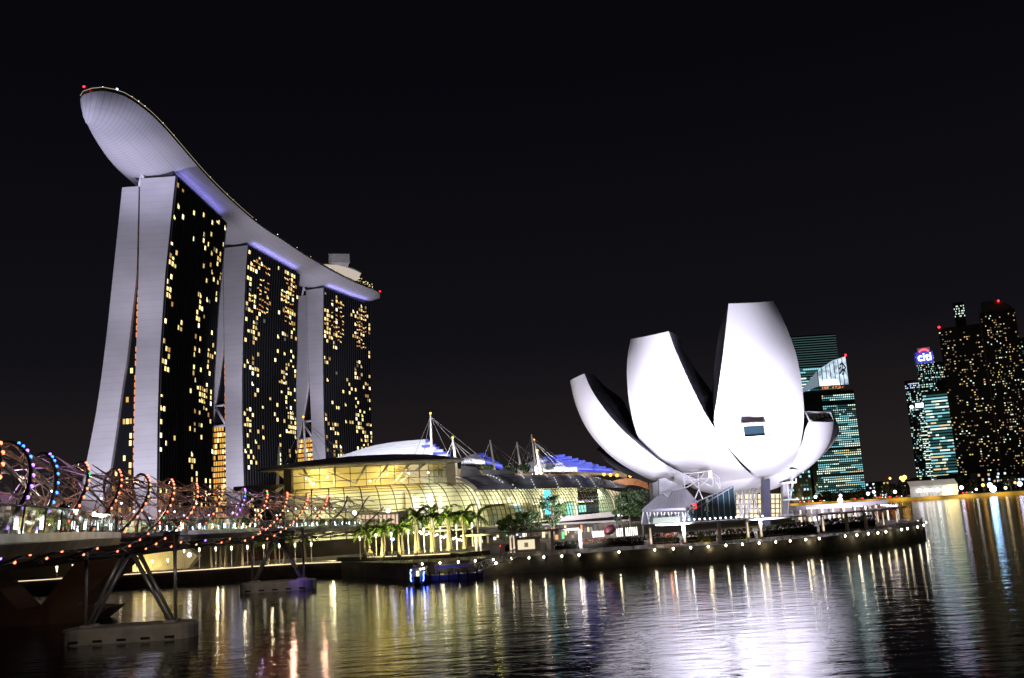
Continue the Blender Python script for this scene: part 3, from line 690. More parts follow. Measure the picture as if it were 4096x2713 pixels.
# upper glazed storey under the great roof
i1 = vidx(1163); i2 = vidx(1803)
mb = MB(); mb.grid([[vp[i] + Vector((0,0,TOPZ+.05)), vp[i] + Vector((0,0,23.4))] for i in range(i1, i2+1)], smooth=False); mb.build('clerestory_glass', vglass, mall)
mb = MB()
for i in range(i1, i2+1, 2): mb.tube([vp[i] + vn(i)*.15 + Vector((0,0,TOPZ)), vp[i] + vn(i)*.15 + Vector((0,0,23.4))], .08, n=4)
for z in (TOPZ+.1, 20.1, 21.7): mb.tube([vp[i] + vn(i)*.18 + Vector((0,0,z)) for i in range(i1, i2+1)], .07, n=4)
mb.build('clerestory_mullions', rib_m, mall)
mb = MB(); mb.grid([[vp[i] - vn(i)*1 + Vector((0,0,23.3)), vp[i] - vn(i)*IN + Vector((0,0,20.6)), vp[i] - vn(i)*(IN-.2) + Vector((0,0,TOPZ-1))] for i in range(i1-2, i2+3, 2)]); mb.build('hall_ceiling', mat('gold_ceiling', (.72,.55,.22), .6, var=.06, vscale=.1), mall)
mb = MB()
for px, px2 in ((1215,1240),(1330,1335),(1455,1430),(1540,1515),(1640,1600),(1700,1640)):
    a_, b_ = vidx(px), vidx(px2); mb.tube([vp[a_] - vn(a_)*-1.2 + Vector((0,0,23.5)), vp[b_] - vn(b_)*4 + Vector((0,0,TOPZ+1))], .3, n=5)
for px, px2 in ((1180,1330),(1300,1440),(1560,1700),(1620,1790)):
    a_, b_ = vidx(px), vidx(px2); mb.tube([vp[a_] - vn(a_)*2 + Vector((0,0,22.5)), vp[b_] - vn(b_)*5 + Vector((0,0,TOPZ+1))], .18, n=5)
mb.build('roof_struts', mat('cream_steel', (.62,.55,.38), .5), mall)
for px, y in ((1224,1916),(1310,1910),(1635,1893),(1713,1891),(1255,1934),(1480,1925),(1548,1897)):
    mb = MB(); mb.ball(at(px, y, 246), .2, 0); mb.build('ceiling_lamp', glow('ceiling_lamp', (1,.98,.9), 9), mall)
# great roof slab
mb = MB(); g1 = []
j1, j2 = vidx(1090), vidx(1803)
N_ = 30
for k in range(N_+1):
    t = k/N_; i = round(lerp(j1, j2, t)); n_ = vn(i); base = vp[i]
    tx = (vp[min(j2+1,120)] - vp[j2-1]).normalized()
    if k == 0: base = base - (vp[j1+2]-vp[j1]).normalized()*3.0
    if k == N_: base = base + tx*3
    bump_ = 1.6*math.sin(math.pi*min(1,max(0,t)))**.8 + .9*t
    fwd = 6.5 if 0 < k < N_ else 2.0
    row = [base + n_*fwd + Vector((0,0,23.5 + .25*t)), base - n_*1 + Vector((0,0,23.45)), base - n_*22 + Vector((0,0,23.4)), base - n_*24 + Vector((0,0,24.2+bump_*.4)), base - n_*10 + Vector((0,0,24.6+bump_)), base + n_*1 + Vector((0,0,24.5+bump_*.7)), base + n_*fwd + Vector((0,0,23.85 + .25*t))]
    g1.append(row)
mb.grid(g1, closed=True, smooth=False); mb.add(g1[0], [tuple(range(7))]); mb.add(g1[-1], [tuple(range(7))[::-1]])
mb.build('great_roof', mat('dark_roof_metal', (.20,.18,.16), .55, var=.15, vscale=.2), mall)
# end piers of the upper storey
mb = MB()
for px, hw in ((1152,.9),(1803,1.1)):
    i = vidx(px); mb.obox(vp[i] + vn(i)*.6, (1,0,0), (0,1,0), hw, 1.2, TOPZ-.6, 23.4)
mb.build('end_pier', mat('olive_stone', (.20,.17,.10), .8, var=.1), mall)
# left low roof with pale curved gable
mb = MB()
pr = [(940,1955,238),(1000,1948,240),(1080,1942,243),(1140,1936,246)]
fr2 = [(930,1968,232),(990,1965,233),(1060,1968,234),(1090,1990,235)]
mb.grid([[at(*a_), at(*a_).lerp(at(*b_), .5) + Vector((0,0,.8)), at(*b_)] for a_, b_ in zip(pr, fr2)]); mb.build('low_roof', mat('low_roof_brown', (.17,.14,.10), .6), mall)
mb = MB(); gc = curve([at(1150,1938,241), at(1110,1955,238), at(1075,1985,235), at(1050,2020,233)], 12)
mb.grid([[c, c + Vector((-1.8,-.6,-1.5))] for c in gc]); mb.build('gable_soffit', mat('soffit_cream', (.75,.68,.5), .6), mall)
# metal louvre awning over the right half
mb = MB()
bk = curve([at(1810,1907,266), at(2050,1903,315), at(2289,1903,392), at(2387,1915,425), at(2500,1950,440)], 26)
fo = curve([at(1915,1962,266), at(2060,1957,300), at(2170,1954,335), at(2394,1949,410), at(2508,1953,436)], 26)
mb.grid([[a_, a_.lerp(b_, .5) + Vector((0,0,1.0)), b_] for a_, b_ in zip(bk, fo)]); 
aw = mb.build('louvre_awning', mat('louvre_grey', (.42,.41,.43), .6), mall)
mb = MB()
for k in range(1, 16):
    t = k/16; mb.tube([a_.lerp(b_, t) + Vector((0,0,4*t*(1-t)*1.0 + .15)) for a_, b_ in zip(bk, fo)], .09, n=4)
mb.build('louvre_blades', mat('blade_grey', (.30,.29,.31), .5), aw)
mb = MB(); mb.tube([p + Vector((0,0,.2)) for p in bk], .3, n=5); mb.build('awning_cornice', mat('copper_edge', (.55,.28,.10), .5, emit=(1,.4,.1), es=.12), aw)
mb = MB(); mb.grid([[bk[k].lerp(fo[k], 0) if 0 else at(1808,1905,264).lerp(at(1915,1960,262), k/12) + Vector((0,0,1.0*4*(k/12)*(1-k/12))), at(1800,1918,262).lerp(at(1900,1968,260), k/12) + Vector((0,0,1.0*4*(k/12)*(1-k/12)))] for k in range(13)]); mb.build('awning_gable', mat('soffit_cream', ()), aw)
mb = MB()
for t0 in (.16, .33, .5, .65, .78, .9):
    for k in range(9):
        s_ = k/8; ia = min(25, int((t0 + .05*s_)*25)); p = bk[ia].lerp(fo[ia], s_); mb.ball(p + Vector((0,-.3,4*s_*(1-s_)*1.0+.35)), .26, 0, n=5, m_=3)
mb.build('awning_studs', glow('stud_glow', (.9,.88,.9), .75), aw)
# white louvred roof shells, blue LED light painted into their ends
shell_w = mat('shell_white', (.75,.75,.80), .4, emit=(.85,.85,1), es=.10)  # faint emission stands for the LED wash on the blades
led = glow('white_led', (.95,.93,1), 2.0); blue = glow('blue_led', (.05,.07,1.0), .9); deepblue = mat('shell_painted_blue_light', (.15,.18,.6), .4, emit=(.04,.05,.9), es=.16)  # blue LED light put into the shell's colour and emission
def shells(x0, y0, xp, yp, xe, ye, D0, n, label, bl):
    root = thing('roof_shell', label, 'roof shell', at((x0+xe)/2, max(y0, ye), D0), 'louvred roof shells')
    for i in range(n):
        t = i/(n-1)
        sx_ = lerp(x0, x0 + (xe-x0)*.22, t); sy_ = lerp(y0, y0 - 2, t)
        ex = lerp(xp, xe, t); ey = lerp(yp, ye, t)
        mx_, my_ = lerp(sx_, ex, .5), lerp(sy_, ey, .5) - lerp((y0-yp)*.24, 5, t)
        c = curve([at(sx_, sy_, D0+14-12*t), at(mx_, my_, D0+16-14*t), at(ex, ey, D0+10-10*t)], 24)
        mb = MB(); mb.grid([[p + Vector((0,4,.9)), p + Vector((0,0,.55)), p + Vector((0,-.2,-.9 - .4*(1-t))), p + Vector((0,3,-1.3))] for p in c], closed=True)
        o = mb.build('shell_blade', shell_w, root); k0 = int(24*(bl + .12*math.sin(i*2.1)))
        o.data.materials.append(deepblue)
        for q in o.data.polygons:
            if q.index//4 >= k0: q.material_index = 1
        mb = MB()
        mb.tube([p + Vector((0,-.5,-.75)) for p in c[2:k0+1]], .30, n=4); 
        if k0 < 22: mb.tube([p + Vector((0,-.5,-.75)) for p in c[k0:]], .26, n=4, mi=1)
        mb.build('led_line', [led, blue], o)
shells(1293, 1857, 1712, 1764, 1800, 1826, 282, 7, 'largest white ribbed roof shell, rising beside the tall mast', .92)
shells(1845, 1842, 1935, 1818, 2010, 1866, 350, 6, 'small white, partly blue-lit roof shell between the masts', .55)
shells(2070, 1880, 2260, 1822, 2450, 1880, 400, 8, 'blue-lit roof shell nearest the museum', .42)
for a_, b_, pw in (((1430,1805,255),(1600,1810,285),60000),((1690,1790,255),(1680,1800,285),30000),((1900,1880,330),(1930,1840,352),30000),((2150,1895,370),(2200,1855,402),90000)):
    lamp('shell_fill', 'SPOT', at(*a_), at(*b_), pw, (.9,.9,1), size=.12, angle=110, parent=mall)  # added spots that brighten the shells beyond their LED lines
# curved arcade roof with pendant lamps beyond the awning
mb = MB(); c = curve([at(2270,1893,455), at(2360,1880,455), at(2450,1880,455), at(2505,1892,455)], 16)
mb.grid([[p, p + Vector((0,-3,-1.6)), p + Vector((0,0,-2.6))] for p in c]); mb.build('arcade_roof', mat('arcade_tan', (.5,.42,.28), .6, emit=(1,.75,.4), es=.12, var=.3, vscale=.6), mall)
mb = MB()
for x, y in ((2416,1898),(2442,1900),(2468,1902),(2521,1904)): mb.ball(at(x, y, 452), .75, 0)
mb.build('arcade_lamps', glow('orange_lamp', (1,.4,.05), 4), mall)
mb = MB(); c = curve([at(2450,1925,440), at(2490,1915,440), at(2540,1915,440), at(2590,1932,440)], 10)
mb.grid([[p, p + Vector((0,-3,-3))] for p in c]); mb.build('side_roof', mat('rust_glow', (.5,.25,.12), .6, emit=(1,.35,.12), es=.22, var=.4, vscale=.8), mall)
mb = MB(); mb.grid([[at(2415,1955,430).lerp(at(2505,1975,430), t), at(2455,2060,426).lerp(at(2520,2062,428), t)] for t in (0,.5,1)]); mb.build('second_vault', glow('second_vault_glow', (1,.86,.55), .75), mall)
mb = MB()
for k in range(7):
    t = k/6; mb.tube([at(2415,1955,429).lerp(at(2505,1975,429), t), at(2445,2000,427).lerp(at(2518,2010,428), t), at(2455,2060,425).lerp(at(2520,2062,427), t)], .18, n=4)
mb.build('second_vault_ribs', rib_m, mall)
# podium: ground floor behind the palms
mb = MB()
pod = [vp[i] + vn(i)*(BUL+.2) for i in range(0, 121, 6)]
mb.grid([[p + Vector((0,0,2.61)), p + Vector((0,0,BASEZ))] for p in pod], smooth=False)
mb.grid([[Vector((-130,228,2.61)), Vector((-130,228,7.0))], [Vector((-75,226,2.61)), Vector((-75,226,7.0))], [pod[0] + Vector((0,0,2.61)), pod[0] + Vector((0,0,7.0))]], smooth=False)
mb.build('podium_wall', mat('podium_stone', (.20,.17,.12), .8, var=.25, vscale=.3), mall)
mb = MB()
for px, w_, z0, z1, mi in ((975,3.2,3,5,0),(1040,5.2,3,5,0),(1500,1.5,3,5,0)):
    i = 0; q = at(px, 2190, 222.5); mb.slab([Vector((q.x, q.y, z0)), Vector((q.x+w_, q.y, z0)), Vector((q.x+w_, q.y, z1)), Vector((q.x, q.y, z1))], (0,.5,0))
mb.build('burgundy_shutter', mat('burgundy', (.08,.015,.012), .6), mall)
rnd = random.Random(2)
SHOPC = [glow('shop_warm', (1,.8,.45), 1.3), glow('shop_white', (.95,.97,1), 1.5), glow('shop_dim', (.9,.7,.4), .45), glow('shop_green', (.2,1,.3), 1.0), glow('shop_orange', (1,.35,.08), 1.3), mat('shop_dark', (.04,.035,.03), .5)]
for px in range(1540, 2480, 13):
    d_ = 246 if px < 1880 else 236 - (px-1880)*.02
    y0_ = 2085 if px < 1880 else 2078
    q = at(px, y0_, 0 + d_); w_ = rnd.uniform(.25,.7); h_ = rnd.choice((.4,.7,1.0,1.6,2.2)); zb = 3.2 + rnd.random()*1.4
    mb = MB(); mb.slab([Vector((q.x, q.y, zb)), Vector((q.x+w_, q.y, zb)), Vector((q.x+w_, q.y, zb+h_)), Vector((q.x, q.y, zb+h_))], (0,.2,0))
    mb.build('shop_window', rnd.choices(SHOPC, [3,2,6,.6,1,5])[0], mall)
mb = MB(); A_ = at(1885, 2100, 242); B_ = at(2470, 2080, 238)
mb.box((A_.x, 238, 2.61), (B_.x, 241, 6.4)); mb.build('shopfront_wall', mat('podium_stone', ()), mall)
mb = MB(); mb.slab([at(1560,2130,228), at(1880,2112,232), at(1880,2106,232), at(1560,2118,228)], (0,3,0)); mb.slab([at(2230,2088,226), at(2460,2066,226), at(2458,2048,226), at(2230,2068,226)], (0,5,0)); mb.slab([at(1885,2118,230), at(2520,2085,226), at(2520,2078,226), at(1885,2110,230)], (0,4,0))
mb.build('shop_canopy', mat('canopy_stone', (.42,.38,.32), .7, var=.1, vscale=.3), mall)
# hotel-side entrance pavilion with globe lights
mb = MB(); mb.slab([at(1440,2112,238), at(1590,2104,238), at(1590,2055,238), at(1436,2058,238)], (0,1,0)); mb.build('entrance', glow('entrance_glow', (1,.72,.52), .9), mall)
mb = MB()
for k in range(9): mb.tube([at(1445+k*17, 2112, 237.5), at(1445+k*17, 2055, 237.5)], .16, n=4)
mb.tube([at(1436,2056,237.4), at(1592,2053,237.4)], .3, n=4); mb.build('entrance_frame', cream, mall)
mb = MB()
for x, y in ((1418,2052),(1553,2043)): mb.ball(at(x, y, 233), .5, 0, n=10, m_=6)
mb.build('globe_light', glow('globe_glow', (1,.95,.82), 7, sample=True), mall)
mb = MB(); mb.slab([at(1593,2090,236), at(1635,2086,236), at(1634,2042,236), at(1592,2045,236)], (0,.5,0)); mb.build('dark_screen', mat('screen_grey', (.07,.08,.09), .3), mall)
# cable-stay masts on the mall roof
MASTS = [(1722,1658,1728,1842,275,1),(1811,1755,1829,1900,270,1),(1960,1760,1981,1897,330,0),(2067,1768,2086,1897,335,0),(2126,1738,2147,1897,372,0),(2137,1762,2164,1897,378,1),(2151,1805,2172,1897,360,1),(1213,1672,1224,1864,300,1),(1117,1787,1110,1938,262,0)]
LM = ['tallest white mast with an orange beacon, beside the largest roof shell','mast with an orange beacon just right of the great roof','slim mast without a beacon, first of the three right of the great roof','slim mast without a beacon, between the two shells','tallest mast of the cluster in front of the blue roof shell','beacon-tipped mast of the cluster in front of the blue roof shell','short beacon-tipped mast of the cluster in front of the blue roof shell','mast with an orange beacon standing in front of the farthest tower','thin mast at the left tip of the great roof']
beac = glow('orange_beacon', (1,.35,.02), 5)
mastm = mat('mast_white', (.62,.55,.50), .5, emit=(1,.85,.75), es=.07)
for (x0, y0, x1, y1, d, lit), lb in zip(MASTS, LM):
    tp = at(x0, y0, d); bt = at(x1, y1, d); bt = bt + (bt-tp).normalized()*4
    root = thing('cable_mast', lb, 'mast', bt, 'cable-stay masts on the mall roof')
    mb = MB(); mb.tube([bt, tp], .5, n=8, r2=.24); mb.build('pole', mastm, root)
    mb = MB()
    for ex in ((-7,0),(-4,3),(6,-2),(12,0),(16,2)):
        L_ = (tp.z-bt.z)/18; mb.tube([tp - Vector((0,0,.6)), Vector((tp.x+ex[0]*L_, tp.y+ex[1], bt.z+2.5))], .07, n=3)
    mb.build('cables', grey_steel, root)
    if lit: mb = MB(); mb.ball(tp + Vector((0,0,.3)), .32, 0); mb.build('beacon', beac, root)
# interior lighting of the mall, then fill added over the awning
WARM = (1, .80, .38)
for i in range(8, 121, 14):
    p = vp[i] + vn(i)*1.5
    if i < i2: lamp('hall_lamp', 'AREA', p + Vector((0,0,17.2)) - vn(i)*1.0, p - vn(i)*6 + Vector((0,0,9)), 2700, (1,.95,.75), size=9, size_y=1.5, parent=mall)
    else: lamp('hall_lamp', 'AREA', p + Vector((0,0,16.6)) - vn(i)*1.0, p - vn(i)*6 + Vector((0,0,9)), 3600, (1,.95,.74), size=9, size_y=1.5, parent=mall)
for i in range(i1+4, i2, 10):
    lamp('clerestory_lamp', 'AREA', vp[i] - vn(i)*2 + Vector((0,0,TOPZ-.4)), vp[i] - vn(i)*5 + Vector((0,0,23)), 1000, (1,.86,.50), size=7, size_y=1.5, parent=mall)
for k in (1, 5, 9, 13, 17, 21, 24):
    q = bk[k]; lamp('awning_fill', 'SPOT', q + Vector((1,-4,9)), bk[k].lerp(fo[k], .5), 3400, (.95,.93,1), size=.12, angle=140, parent=mall)  # spots added above the awning to lighten it, no fixtures
# ------------------------------------------------------------------ double-helix footbridge
KT = [(-4,30,-22.5),(-3,39,-25.6),(-2,48,-28.6),(-1,57,-31.5),(0,66,-34.1),(1,75.5,-35.9),(2,85.5,-37.4),(3,96,-38.8),(4,105,-39.6),(5,116.5,-40.8),(6,127.5,-41.2),(7,138.5,-41.3),(8,149.5,-41.0),(9,160.5,-40.6),(10,172,-39.8),(11,183,-38.6),(12,194.5,-37),(13,204.5,-34.9),(14,214,-32)]
RO, RI = 3.95, 3.2
ZC = [(0,12.5),(3,12.35),(5,12.2),(7,12.05),(9,11.9),(11,11.6),(12,11.4),(14,11.2)]
def kc(k): return Vector((interp([(q[0], q[2]) for q in KT], k), interp([(q[0], q[1]) for q in KT], k), interp(ZC, k)))
KP = [kc(q[0]) for q in KT]; KC = curve(KP, 181)
# centre line indexed by k so that strands top out at each k
def cen(k):
    i = max(0, min(len(KT)-2, int(math.floor(k+4)))); t = k+4-i
    p0, p1, p2, p3 = KP[max(i-1,0)], KP[i], KP[i+1], KP[min(i+2,len(KP)-1)]
    return .5*((2*p1)+(p2-p0)*t+(2*p0-5*p1+4*p2-p3)*t*t+(3*p1-p0-3*p2+p3)*t**3)
def frame(k):
    t = (cen(k+.05) - cen(k-.05)); t.z = 0; t.normalize(); return Vector((t.y, -t.x, 0))
K0, K1 = -3.4, 13.7
def hx(k, th, r): 
    n_ = frame(k); return cen(k) + n_*(r*math.sin(th)) + Vector((0,0,r*math.cos(th)))
def meshy(name):
    mt = bpy.data.materials.new(name); mt.use_nodes = True; n = mt.node_tree.nodes; l = mt.node_tree.links; n.clear()
    o = n.new('ShaderNodeOutputMaterial'); mx = n.new('ShaderNodeMixShader'); tr = n.new('ShaderNodeBsdfTransparent'); g = n.new('ShaderNodeBsdfPrincipled')
    g.inputs['Base Color'].default_value = (.22,.17,.15,1); g.inputs['Roughness'].default_value = .45; mx.inputs[0].default_value = .45
    l.new(tr.outputs[0], mx.inputs[1]); l.new(g.outputs[0], mx.inputs[2]); l.new(mx.outputs[0], o.inputs[0]); return mt
bridge = thing('footbridge', 'double-helix steel footbridge strung with orange and violet lamps', 'bridge', (-38, 110, 0))
tube_m = mat('helix_steel', (.42,.35,.32), .30, metal=.75); tube_d = mat('helix_steel_dark', (.13,.11,.11), .35, metal=.7); strut_m = mat('strut_steel', (.45,.36,.32), .38, metal=.6)
def theta(k, j): return -2*math.pi*(k - j + .15)/6          # strand j tops out at k = j (mod 6)
def phi(k, j): return 2*math.pi*(k - j*1.2)/6          # inner strands wind the other way
for j in range(6):
    mb = MB(); n = int((K1-K0)*9); mb.tube([hx(K0+(K1-K0)*i/n, theta(K0+(K1-K0)*i/n, j), RO) for i in range(n+1)], .135, n=6); mb.build('outer_helix_tube', tube_d, bridge)
for j in range(5):
    mb = MB(); n = int((K1-K0)*9); mb.tube([hx(K0+(K1-K0)*i/n, phi(K0+(K1-K0)*i/n, j), RI) for i in range(n+1)], .10, n=5); mb.build('inner_helix_tube', tube_m, bridge)
# struts between the two helices and bracing rods
rnd = random.Random(8); mb = MB()
for j in range(6):
    k = K0
    while k < K1-.3:
        th = theta(k, j); a_ = hx(k, th, RO)
        if True:
            for dk, dth in ((.30,.42),(-.30,.42),(.35,-.35),(-.12,-.55)):
                if K0 < k+dk < K1:
                    bj = min(range(5), key=lambda q: abs((phi(k+dk, q) - th - dth + math.pi) % (2*math.pi) - math.pi))
                    if abs((phi(k+dk, bj) - th - dth + math.pi) % (2*math.pi) - math.pi) < .75: mb.tube([a_, hx(k+dk, phi(k+dk, bj), RI)], .034, n=3, cap=False)
        k += .36
for j in range(6):        # long rods fanning out from each crest
    for kk in range(-3, 14):
        if (kk - j) % 6 == 0:
            for dk in (.9, 1.5, 2.1):
                if K0 < kk < K1 and kk+dk < K1: mb.tube([hx(kk-.15, 0.3, RO), hx(kk-.15+dk, 1.2+.25*dk, RI+.2)], .04, n=3, cap=False)
mb.build('bracing_struts', strut_m, bridge)
# lamp strings on the strands
LC = {'o': glow('lamp_orange', (1,.22,.10), 4.0), 'b': glow('lamp_blue', (.05,.22,1), 4.5), 'v': glow('lamp_violet', (.36,.16,1), 4.5), 'g': glow('lamp_green', (.03,.8,.2), 1.6), 'w': glow('lamp_white', (.7,.78,1), 6)}
LCK = list(LC)
allamps = []
for kk in range(-2, 13):
    seq = []
    for i in range(17):
        th = R(30 + i*8.6 - 2*math.sin(i*.7)); k = kk - .15 - 6*th/(2*math.pi)
        if k < K0 or i > 14: continue
        if kk == 1: c_ = 'vbbbbbbbvvvvvvooo'[i]
        elif kk == 0: c_ = 'bbvbvvvvvvvwwooo'[min(i,15)]
        elif kk == 8: c_ = 'vvgbvvvvvvvvvvooo'[i]
        else: c_ = 'g' if (kk, i) in ((2,3),(5,8),(9,1),(2,12)) else 'o'
        if kk > 11 and i > 9: continue
        seq.append((hx(k, th, RO+.14), c_, .112, kk))
    allamps += [(p, c_, r_*(.95 if p.y < 100 else 1.15 if p.y < 140 else 1.35)) for p, c_, r_, _ in seq]
allamps.sort(key=lambda q: q[0].y); mb = MB()
for n_, (p, c_, r_) in enumerate(allamps):
    if n_ < 98: m2 = MB(); m2.ball(p, r_, 0, n=6, m_=4); m2.build('lamp', LC[c_], bridge)
    else: mb.ball(p, r_, LCK.index(c_), n=6, m_=4)
tag(mb.build('lamps', [LC[q] for q in LCK], bridge), kind='stuff')
far_l = []   # lamps on the far side and a few white ones under the canopy
for kk in range(0, 13):
    for th in (-36, -52, -66, -82):
        if rnd.random() < .62:
            t_ = R(th); far_l.append((hx(kk - .15 - 6*t_/(2*math.pi), t_, RO), LCK[rnd.choices([0,2,4],[8,1,1])[0] if kk != 3 else 2], .12*(1 + kk*.03)))
    for s_ in (.2, .6): far_l.append((hx(kk+s_, R(rnd.uniform(60,110)), RI-.5), 'w', .09*(1+kk*.04)))
mb = MB()
for p, c_, r_ in far_l: mb.ball(p, r_, LCK.index(c_), n=5, m_=3)
tag(mb.build('small_lamps', [LC[q] for q in LCK], bridge), kind='stuff')
# deck, canopy and underside
n = 80; ks = [K0 + (K1-K0)*i/n for i in range(n+1)]
def dk_z(k): return cen(k).z - 2.1
rows = [[cen(k)*0 + Vector((*(cen(k) + frame(k)*sx_).xy, dk_z(k)+dz)) for sx_, dz in ((-2.9,0),(2.9,0),(3.0,-.35),(1.2,-.75),(-1.2,-.75),(-3.0,-.35))] for k in ks]
mb = MB(); mb.grid(rows, closed=True, smooth=False); mb.build('deck', mat('deck_dark', (.05,.045,.045), .45, metal=.3), bridge)
mb = MB(); 
for a0, a1, ka, kb in ((-98,-66,-2.2,9),(-64,-30,3.4,6.2),(-62,-30,9.6,12.6)):
    m_ = int((kb-ka)*6)
    mb.grid([[hx(ka+(kb-ka)*i/m_, R(lerp(a0,a1,q/4)), RI-.12) for q in range(5)] for i in range(m_+1)])
can = mb.build('canopy_panels', meshy('canopy_mesh'), bridge)
mb = MB()
for a0 in (-64, 64): mb.tube([hx(k, R(a0), RI-.2) for k in ks], .07, n=4)
mb.build('canopy_rail', mat('rail_painted_glint', (.5,.30,.2), .35, metal=.6), bridge)  # orange lamp reflection painted into the rail colour
mb = MB()
for k in ks[::2]: mb.tube([hx(k, R(a), RI-.3) for a in range(118, 243, 12)], .06, n=4)
for a in (150, 180, 210): mb.tube([hx(k, R(a), RI+.1) for k in ks], .11, n=5)
for i, k in enumerate(ks[::3]): mb.tube([hx(k, R(150), RI), hx(k+.5, R(210), RI)], .07, n=4); mb.tube([hx(k, R(210), RI), hx(k+.5, R(150), RI)], .07, n=4)
mb.build('under_truss', tube_d, bridge)
bglass = glassmat('balustrade_glass', (.78,.84,.72), .72)
mb = MB()
for sg in (-1, 1): mb.grid([[Vector((*(cen(k) + frame(k)*2.85*sg).xy, dk_z(k)+z)) for z in (.08, 1.15)] for k in ks], smooth=False)
mb.build('balustrade', bglass, bridge)
mb = MB()
for sg in (-1, 1):
    mb.tube([Vector((*(cen(k) + frame(k)*2.85*sg).xy, dk_z(k)+1.2)) for k in ks], .05, n=4)
    for k in ks: p = cen(k) + frame(k)*2.85*sg; mb.tube([(p.x, p.y, dk_z(k)), (p.x, p.y, dk_z(k)+1.2)], .035, n=3)
mb.build('handrail', grey_steel, bridge)
mb = MB()
for i, k in enumerate(ks[::4]):
    p = cen(k) - frame(k)*2.6; mb.ball(Vector((p.x, p.y, dk_z(k)+.35)), .13*(1+max(k,0)*.04), (4 if i % 3 else 0), n=5, m_=3)
mb.build('deck_lamps', [LC[q] for q in LCK], bridge)
# viewing pods on the bay side
fascia_m = mat('pod_fascia', (.42,.40,.38), .28, metal=.75, var=.5, vscale=.45)
def pod(ka, kb, reach, zoff=0):
    m_ = 26; inner = []; outer = []
    for i in range(m_+1):
        t = i/m_; k = lerp(ka, kb, t); c = cen(k); n_ = frame(k); z = dk_z(k)
        r_ = reach*(max(0, math.sin(math.pi*min(1, max(0, t))))**.55)
        inner.append(Vector((*(c + n_*2.5).xy, z))); outer.append(Vector((*(c + n_*(2.95 + r_)).xy, z+.02)))
    mb = MB(); mb.grid([[a_ + Vector((0,0,.03)), b_ + Vector((0,0,.03)), b_ - Vector((0,0,.42)), b_.lerp(a_, .12) - Vector((0,0,.95)), a_ - Vector((0,0,1.0))] for a_, b_ in zip(inner, outer)], closed=True, smooth=False)
    o = mb.build('viewing_pod', fascia_m, bridge)
    mb = MB(); mb.grid([[b_ + Vector((0,0,.05)), b_ + (b_-a_).normalized()*.12 + Vector((0,0,1.2))] for a_, b_ in zip(inner, outer)], smooth=False); mb.build('glass_balustrade', bglass, o)
    mb = MB(); mb.tube([b_ + (b_-a_).normalized()*.12 + Vector((0,0,1.24)) for a_, b_ in zip(inner, outer)], .05, n=5)
    mb.tube([b_ + (b_-a_).normalized()*.03 - Vector((0,0,.42)) for a_, b_ in zip(inner, outer)], .05, n=5)
    for i in range(0, m_+1, 2): mb.tube([outer[i], outer[i] + (outer[i]-inner[i]).normalized()*.12 + Vector((0,0,1.24))], .045, n=4)
    mb.build('pod_handrail', grey_steel, o)
    mb = MB()
    for i in range(2, m_-1, 3):
        p = inner[i].lerp(outer[i], .72); mb.tube([p + Vector((0,0,.25)), p + Vector((.03,0,.75))], .085, n=6)
    mb.build('pod_lamp', glow('pod_lamp_glow', (.85,.9,1), 14, sample=True), o)
    return inner, outer
pod1 = pod(-3.3, 1.9, 3.0); pod2 = pod(3.7, 7.5, 3.6); pod3 = pod(9.4, 12.8, 3.2)
# piers on pile caps
pier_m = mat('pier_steel', (.30,.30,.31), .35, metal=.5)
def pier(px, D_, w_, h_, kk):
    c = onz(px, D_, 0) if False else Vector(((px-2048)/FPX*D_*1.0, D_, 0))
    c = at(px, 2500, D_); c.z = 0
    root = thing('bridge_pier', 'inverted', 'pier', c, 'steel bridge piers standing on concrete pile caps')
    mb = MB(); n_ = 10; prof = []
    hw, hd = w_/2, 2.3
    for cx_, s0 in ((hw-hd, -90), (-(hw-hd), 90)):
        for q in range(n_+1):
            a_ = R(s0 + 180*q/n_); prof.append((c.x + cx_ + hd*math.cos(a_), c.y + hd*math.sin(a_)))
    mb.grid([[Vector((c.x+(x-c.x)*f_, c.y+(y-c.y)*f_, z_)) for x, y in prof] for z_, f_ in ((-1,1),(h_-.3,1),(h_-.08,.975),(h_,.93))], closed=True, smooth=False); mb.add([Vector((c.x+(x-c.x)*.93, c.y+(y-c.y)*.93, h_)) for x, y in prof], [tuple(range(len(prof)))]); mb.build('pile_cap', mat('cap_concrete', (.36,.34,.30), .85, var=.3, vscale=.5, bump=.4), root)
    for k in range(5):
        mb = MB(); x = c.x - hw*.7 + k*hw*.35; mb.box((x-.45, c.y-hd-.03, .18), (x+.45, c.y-hd+.1, .42)); mb.build('cap_recess', mat('recess_dark', (.02,.02,.02), .9), root)
    zt = cen(kk).z - RO + .3; top = Vector((c.x, c.y, zt))
    fx = hw*.62
    for sg in (-1, 1):
        for dy in (-.9, .9):
            mb = MB(); mb.tube([top + Vector((sg*.35, dy, 0)), Vector((c.x + sg*fx, c.y + dy*.6, h_))], .24, n=8, r2=.17); mb.build('raking_leg', pier_m, root)
        mb = MB(); mb.tube([Vector((c.x + sg*(fx+.35), c.y, h_)), Vector((c.x + sg*(fx+.35), c.y, cen(kk).z - 2.4))], .18, n=8); mb.build('column', pier_m, root)
        mb = MB(); mb.box((c.x+sg*fx-.55, c.y-.9, h_), (c.x+sg*fx+.65, c.y+.9, h_+.22)); mb.build('foot_plate', conc, root)
    return root
p1 = pier(522, 101, 13.2, 1.5, 3.5); p1['label'] = 'nearer steel bridge pier on a broad concrete pile cap'
p2 = pier(1117, 163.5, 12.2, 1.55, 9.2); p2['label'] = 'farther steel bridge pier, pile cap washed blue at one end'
